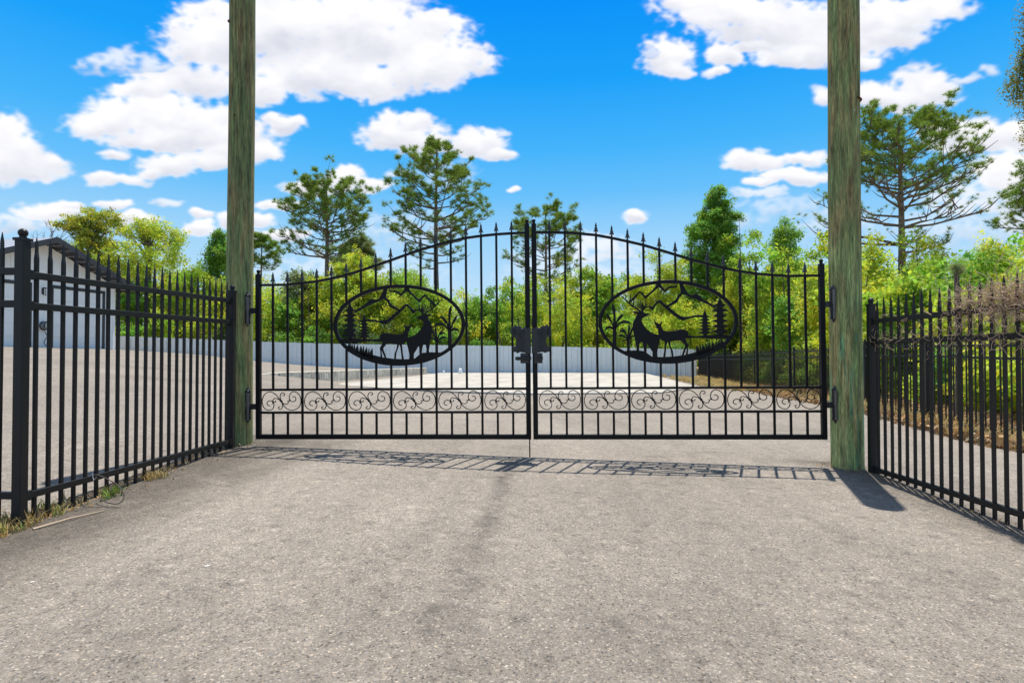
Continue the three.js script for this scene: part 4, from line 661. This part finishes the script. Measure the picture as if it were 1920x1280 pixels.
{ // leafless tree over the barn
  const D = 44, p = at(78, 0, D), y0 = gh(p.x, D) - 0.05, t = thing('bare_tree', 'leafless grey tree with thin twigs over the left end of the barn roof', 'tree', V(p.x, y0, p.z)), r = rng(31), wood = [], H = at(0, 405, D).y - y0;
  wood.push(limb([V(0, 0, 0), V(0.1, H * 0.4, 0), V(0, H * 0.72, 0)], [0.16, 0.12, 0.07], 7));
  const grow = (p, d, l, rad, n) => { const e = p.clone().addScaledVector(d, l), m = p.clone().lerp(e, 0.5).add(V((r() - 0.5) * l * 0.15, 0, (r() - 0.5) * l * 0.15)); wood.push(limb([p, m, e], [rad, rad * 0.8, rad * 0.55], 5)); if (n) for (let k = 0; k < 3; k++) grow(e, d.clone().add(V((r() - 0.5) * 1.5, (r() - 0.1) * 0.6, (r() - 0.5) * 1.5)).normalize(), l * 0.68, rad * 0.6, n - 1); };
  for (let k = 0; k < 4; k++) grow(V(0.02 * k, H * (0.55 + 0.05 * k), 0), V((k - 1.5) * 0.7, 1.1, (r() - 0.5)).normalize(), H * 0.14, 0.045, 3);
  part('trunk', wood, oakBark, t);
}
{ // live oak outside the frame, its hanging boughs in the top right corner
  const D = 13.5, X = 16.4, y0 = gh(X, D) - 0.05, t = thing('live_oak', 'brownish live oak whose hanging leafy boughs fill the top right corner', 'oak tree', V(X, y0, -D)), r = rng(88), wood = [], spots = [];
  wood.push(limb([V(0, 0, 0), V(-0.1, 2.5, 0), V(0.2, 5, 0), V(0, 9.6, 0)], [0.34, 0.27, 0.22, 0.1], 10));
  for (let k = 0; k < 22; k++) {
    const a = k < 12 ? Math.PI + (r() - 0.5) * 1.1 : r() * 6.28, s = V(0.1, 6 + 3.2 * r(), 0), L = k < 12 ? 3.05 + 0.3 * r() : 2 + 1.6 * r(), e = V(Math.cos(a) * L, 8.3 + 2.6 * r(), Math.sin(a) * L), m = s.clone().lerp(e, 0.5); m.y += 0.7; wood.push(limb([s, m, e], [0.09, 0.06, 0.02], 6));
    const drop = 0.5 + 1.3 * r(), tip = e.clone().add(V((r() - 0.5) * 0.3, -drop, (r() - 0.5) * 0.3)); wood.push(limb([e, e.clone().lerp(tip, 0.5), tip], [0.02, 0.013, 0.006], 5));
    for (let i = 0; i < 46; i++) { const u = e.clone().lerp(tip, r()); spots.push([u.x + (r() - 0.5) * 0.42, u.y + (r() - 0.5) * 0.3, u.z + (r() - 0.5) * 0.42, 0.5 + 0.4 * r()]); }
    for (let i = 0; i < 16; i++) { const u = m.clone().lerp(e, r()); spots.push([u.x + (r() - 0.5) * 0.6, u.y + (r() - 0.3) * 0.5, u.z + (r() - 0.5) * 0.6, 0.6 + 0.4 * r()]); }
  }
  part('trunk', wood, oakBark, t); crown(t, 'crown', smallSprays[0], leaves.brownish, spots, 14, 0.6);
}
{ // the wood behind the yard, read as one mass
  const wood = new THREE.Group(); wood.name = 'woodland'; wood.userData = { kind: 'stuff', label: 'mixed green broadleaf wood behind the sheet fence and the black side fence' }; scene.add(wood);
  const kinds = ['lime', 'fresh', 'mid', 'deep', 'olive', 'grey'], pools = Object.fromEntries(kinds.map((k) => [k, []])), stems = [], r = rng(404);
  const add = (X, D, H, R, kind, per = 1) => {
    const y = gh(X, D); const spots = []; H *= 0.80 + 0.42 * r() * r(); lobes(r, X, y + H * 0.56, -D, R * 0.72, H * 0.5, Math.round(26 * per), 9, spots, 1.0); pools[kind].push(...spots.filter((s) => s[1] > y - 0.2));
    const x1 = X + (r() - 0.5); stems.push(limb([V(X, y - 0.2, -D), V(lerp(X, x1, 0.6), y + H * 0.45, -D), V(x1, y + H * 0.85, -D)], [0.09 + 0.06 * r(), 0.07, 0.02], 5));
    if (r() < 0.5) { const x2 = X + 2 * (r() - 0.5); stems.push(limb([V(x2, y - 0.2, -D + 1), V(x2 + 0.3 * (r() - 0.5), y + H * 0.5, -D + 1), V(x2 + 0.8 * (r() - 0.5), y + H * (0.8 + 0.3 * r()), -D + 1)], [0.06, 0.045, 0.012], 5)); }
  };
  const pick = (w) => { let q = r(); for (const [k, p] of w) { if ((q -= p) < 0) return k; } return w[0][0]; };
  for (let X = -46; X < 30; X += 1.75) { // front row just behind the sheet fence
    const D = backD(X) + 3.2 + r() * 3, x = X + (r() - 0.5) * 1.2; add(x, D, 4.6 + 2.2 * r(), 1.9 + 0.7 * r(), pick([['lime', 0.48], ['fresh', 0.30], ['mid', 0.10], ['olive', 0.06], ['grey', 0.06]]));
  }
  for (let X = -54; X < 48; X += 2.2) { const D = 49 + r() * 6, tall = X > 3 ? 1.7 : 0; add(X + (r() - 0.5) * 2, D, 6.2 + 2.4 * r() + tall, 2.4 + r(), pick([['lime', 0.26], ['fresh', 0.3], ['mid', 0.26], ['olive', 0.12], ['grey', 0.06]]), 1.25); }
  for (let X = -70; X < 66; X += 2.8) { const D = 60 + r() * 9; add(X + (r() - 0.5) * 2, D, 6.4 + 2.6 * r(), 2.8 + r(), pick([['mid', 0.4], ['fresh', 0.25], ['deep', 0.2], ['grey', 0.15]]), 1.3); }
  for (let D = 8; D < 46; D += 2.1) for (const off of [3.6, 7.5, 12]) { const X = sideX(D) + off + (r() - 0.5) * 1.6; if (D < 12 && off < 5) continue; add(X, D + (r() - 0.5), (1.3 + 0.185 * Math.hypot(D, X * 0.5)) * (0.78 + 0.34 * r()), 1.3 + 0.5 * r(), pick([['lime', 0.46], ['fresh', 0.36], ['mid', 0.10], ['deep', 0.05], ['olive', 0.03]]), 0.95); }
  for (let D = 7; D < 36; D += 1.5) { const X = sideX(D) + 2.3 + 0.6 * r(); add(X, D, 0.9 + 0.7 * r(), 0.65 + 0.3 * r(), pick([['mid', 0.3], ['fresh', 0.45], ['lime', 0.25]]), 0.35); }
  for (let X = -44; X < 14; X += 2.2) { const D = backD(X) + 1.6 + r(); add(X, D, 2.0 + 1.2 * r(), 1.1, pick([['lime', 0.3], ['fresh', 0.3], ['mid', 0.25], ['deep', 0.15]]), 0.55); }
  kinds.forEach((k, i) => crown(wood, 'foliage', sprays[i % 3], leaves[k], pools[k], 600 + i, 0.75));
  part('stems', stems, oakBark, wood, 'stuff');
}

// ---------------------------------------------------------------- ground cover and small things
function bladeTuft(seed, n, h, w, spread) {
  const r = rng(seed), pos = [], idx = []; for (let k = 0; k < n; k++) { const a = r() * 6.28, x = (r() - 0.5) * spread, z = (r() - 0.5) * spread, l = h * (0.5 + 0.7 * r()), o = 0.15 + 0.7 * r(), dx = Math.cos(a), dz = Math.sin(a), b = pos.length / 3; for (const [f, s] of [[0, 1], [0.5, 0.8], [1, 0.08]]) { const out = o * l * f * f, y = l * f * (1 - 0.25 * f * o); pos.push(x + dx * out - dz * w * s, y, z + dz * out + dx * w * s, x + dx * out + dz * w * s, y, z + dz * out - dx * w * s); } idx.push(b, b + 1, b + 2, b + 1, b + 3, b + 2, b + 2, b + 3, b + 4, b + 3, b + 5, b + 4); }
  const g = new THREE.BufferGeometry(); g.setAttribute('position', new THREE.Float32BufferAttribute(pos, 3)); g.setIndex(idx); g.computeVertexNormals(); return g;
}
function stuff(name, label, geo, mat, spots, seed, vary = 0.5) { const m = crown(scene, numbered(name), geo, mat, spots, seed, vary); m.userData = { kind: 'stuff', label }; return m; }
{
  const r = rng(9), dry = [], mixed = [], leafy = [];
  for (let d = 5; d < 35; d += 0.03) { const n = d < 14 ? 2 : 1; for (let i = 0; i < n; i++) { const off = -0.42 + 1.5 * r() * r(), x = sideX(d) + off; dry.push([x, gh(x, d) - 0.04, -d, 0.6 + 0.8 * r(), 0.5]); } }
  for (let k = 0; k < 500; k++) { const d = 20 + 14 * r(), x = lerp(7.2 + (d - 22) * 0.08, sideX(d), 0.15 + 0.85 * r()); dry.push([x, gh(x, d) + 0.0, -d, 0.4 + 0.7 * r(), 0.5]); }
  stuff('dry_grass', 'dry yellow grass along the foot of the long black fence', bladeTuft(3, 16, 0.26, 0.006, 0.14), dryStraw, dry, 71);
  for (let k = 0; k < 3800; k++) { const d = 5 + 24 * r() * r(), x = sideX(d) - 0.5 + 4.6 * r() * r(); leafy.push([x, gh(x, d) - 0.01 + 0.03 * r(), -d, 0.7 + 0.7 * r(), 3]); }
  stuff('fallen_leaves', 'brown fallen leaves on the ground beyond the long black fence', leafSpray(9, 9, 0.12, 0.07), dryLeaf, leafy, 72, 0.7);
  const green = [], straw = [], brown = [];
  const fx = (d) => -2.56 + (d - 3.04) * 0.035;
  for (let k = 0; k < 110; k++) { const d = 2.86 + 0.75 * r() * r() + (r() < 0.5 ? 0 : 0.25 * r()), x = fx(d) - 0.13 + 0.2 * r(); (r() < 0.22 ? green : straw).push([x, gh(x, d) - 0.003, -d, 0.55 + 0.6 * r(), 0.5]); }
  for (const [d, n] of [[3.62, 7], [4.05, 20]]) for (let k = 0; k < n; k++) { const x = fx(d) + 0.03 + 0.12 * (r() - 0.4), dd = d + 0.16 * (r() - 0.5); (d > 4 ? straw : green).push([x, gh(x, dd), -dd, 0.5 + 0.7 * r(), 0.6]); }
  for (let k = 0; k < 160; k++) { const d = 2.8 + 2.4 * r(), x = fx(d) - 0.1 + 0.3 * r() * r(); brown.push([x, gh(x, d) + 0.006, -d, 0.5 + 0.6 * r(), 3]); }
  for (let k = 0; k < 60; k++) { const d = 2.6 + 2.0 * r(), x = 2.86 + 0.1 * (r() - 0.6); brown.push([x, gh(x, d) + 0.004, -d, 0.35 + 0.4 * r(), 3]); }
  for (const [px, pd, n] of [[-2.510, 5.37, 40], [2.844, 4.96, 34]]) for (let k = 0; k < n; k++) { const a = r() * 6.28, R = 0.13 + 0.16 * r() * r(), x = px + Math.cos(a) * R, d = pd + Math.sin(a) * R; brown.push([x, gh(x, d) + 0.005, -d, 0.4 + 0.5 * r(), 3]); }
  stuff('weeds', 'green weeds under the left fence beside the near corner post', bladeTuft(5, 9, 0.07, 0.0045, 0.05), weedGreen, green, 81);
  stuff('dry_weeds', 'yellowed dry weeds along the foot of the left fence', bladeTuft(6, 9, 0.075, 0.003, 0.05), dryStraw, straw, 82);
  stuff('leaf_scraps', 'brown leaf scraps along the feet of the gate fences', leafSpray(12, 5, 0.035, 0.024), dryLeaf, brown, 83, 0.8);
  // sandy strip under the left fence
  struct('dirt_strip', grid(range([0, 1, 0.1]), range([2.3, 5.15, 0.05]), (u, d) => { const w = 0.10 + 0.04 * noise(d * 3, 2.2) + 0.03 * noise(d * 11, 7.1), x = fx(d) - 0.10 + (u - 0.35) * 2 * w, e = Math.min(u, 1 - u); return [x, gh(x, d) - 0.012 + 0.02 * sstep(0, 0.25, e), d]; }), dirt);
}
{ // tangle of dry vine on the right fence
  const r = rng(17), g = [], p0 = [2.943, 4.77], p1 = [2.795, 2.44], f0 = EYE - 0.993;
  const P = (f, y, z) => V(lerp(p0[0], p1[0], f) + z, f0 + y, -lerp(p0[1], p1[1], f));
  for (let k = 0; k < 1300; k++) {
    const dense = r(), f = dense < 0.85 ? 0.36 + 0.62 * (r() + r()) / 2 : r(), y = dense < 0.8 ? 1.255 + 0.13 * (r() + r() - 0.85) : 1.08 + 0.05 * (r() - 0.5), pts = []; let a = P(clamp(f), y, (r() - 0.5) * 0.06), d = V((r() - 0.5) * 0.3, (r() - 0.5) * 0.7, r() - 0.5).normalize();
    const n = 4 + Math.floor(r() * 5), st = 0.015 + 0.026 * r(); for (let i = 0; i < n; i++) { pts.push(a.clone()); d.add(V((r() - 0.5) * 0.5, (r() - 0.5) * 1.5, (r() - 0.5) * 1.5)).normalize(); a = a.clone().addScaledVector(d, st); a.x = clamp(a.x, P(f, 0, -0.07).x, P(f, 0, 0.08).x); }
    const rad = 0.0009 + 0.0016 * r() * r(); g.push(new THREE.TubeGeometry(new THREE.CatmullRomCurve3(pts), n * 3, rad, 4, false));
  }
  for (const y of [1.245, 1.235]) { const pts = []; for (let i = 0; i <= 30; i++) { const f = 0.05 + i / 32; pts.push(P(f, y + 0.012 * f + 0.03 * Math.sin(i * 1.1 + y * 20), 0.024 * Math.cos(i * 1.7 + y))); } g.push(new THREE.TubeGeometry(new THREE.CatmullRomCurve3(pts), 120, 0.0018, 5, false)); }
  const t = thing('dry_vine', 'tangled leafless brown vine over the top of the right fence panel', 'vine', V(2.87, f0 + 1.2, -3.6));
  const m = join(g); m.translate(-2.87, -(f0 + 1.2), 3.6); part('stems', m, vineBark, t, 'stuff');
  const spots = []; for (let k = 0; k < 650; k++) { const f = 0.34 + 0.62 * (r() + r()) / 2, q = P(f, 1.265 + 0.13 * (r() + r() - 0.85), (r() - 0.5) * 0.09); spots.push([q.x - 2.87, q.y - (f0 + 1.2), q.z + 3.6, 0.25 + 0.35 * r(), 3]); }
  crown(t, 'dead_leaves', leafSpray(15, 4, 0.035, 0.03), phys('dead vine leaf', { color: rgb(0.50, 0.37, 0.27), roughness: 0.9, transmission: 0.25, thickness: 0, side: THREE.DoubleSide }), spots, 19, 0.6);
}
{ // loose wire looped over the bottom rail of the left fence
  const q = (px, py, D) => at(px, py, D), pts = [q(148, 892, 3.52), q(168, 894, 3.50), q(182, 889, 3.45), q(205, 898, 3.44), q(226, 912, 3.42), q(235, 930, 3.40), q(228, 941, 3.38), q(208, 942, 3.40), q(192, 934, 3.44), q(187, 926, 3.48)], b = pts[7].clone();
  const t = thing('wire_loop', 'loose loop of dark wire hanging over the bottom rail of the left fence', 'wire', b); part('wire', tube(pts.map((p) => p.clone().sub(b)), 0.0032, 60, 6), std('dark cable', { color: rgb(0.07, 0.055, 0.045), roughness: 0.7 }), t);
  part('tie', tube([q(175, 886, 3.44).sub(b), q(178, 899, 3.43).sub(b), q(183, 893, 3.43).sub(b)], 0.0025, 10, 5), galvanised, t);
}
{ // a dry stick by the corner post, and scraps on the drive
  const y = (x, d) => gh(x, d) + 0.006; const a = V(-2.44, 0, -2.98), e = V(-2.30, 0, -3.30); a.y = y(a.x, 2.98); e.y = y(e.x, 3.30); const m = a.clone().lerp(e, 0.5); m.y += 0.006;
  top('dry_stick', limb([a, m, e], [0.006, 0.005, 0.003], 6), vineBark, 'thin pale stick on the ground beside the near corner post', 'stick');
  const scrapMat = std('pale scrap', { color: rgb(0.75, 0.72, 0.66), roughness: 0.9 }), stoneMat = std('dark stone', { color: rgb(0.02, 0.02, 0.02), roughness: 0.9 });
  const flake = (x, d, s, l, seed) => { const r = rng(seed), g = new THREE.SphereGeometry(s, 8, 6); g.scale(1, 0.18, 0.5); const p = g.attributes.position; for (let i = 0; i < p.count; i++) { const k = 1 + 0.25 * noise(p.getX(i) * 90, p.getZ(i) * 90, seed); p.setXYZ(i, p.getX(i) * k, p.getY(i), p.getZ(i) * k); } g.computeVertexNormals(); g.rotateY(r()); g.translate(x, gh(x, d) + s * 0.16, -d); return g; };
  const spot = (px, py) => { const D = (0.924 * FOCAL) / (py - HORIZON); return [((px - 960) / FOCAL) * D, D]; };
  { const [x, d] = spot(391, 1063); top('pale_scrap', flake(x, d, 0.012, 0, 1), scrapMat, 'small white scrap on the drive left of the middle, the larger of two', 'litter'); }
  { const [x, d] = spot(65, 1092); top('pale_scrap', flake(x, d, 0.009, 0, 2), scrapMat, 'small white scrap on the drive near the left edge of view', 'litter'); }
  { const [x, d] = spot(256, 1115); top('pebble', flake(x, d, 0.0045, 0, 3).clone(), stoneMat, 'dark pebble on the drive left of the middle, nearest the left edge', 'pebble'); }
  { const [x, d] = spot(662, 1071); top('pebble', flake(x, d, 0.006, 0, 4).clone(), stoneMat, 'dark pebble on the drive below the left oval', 'pebble'); }
}
renderer.render(scene, camera);
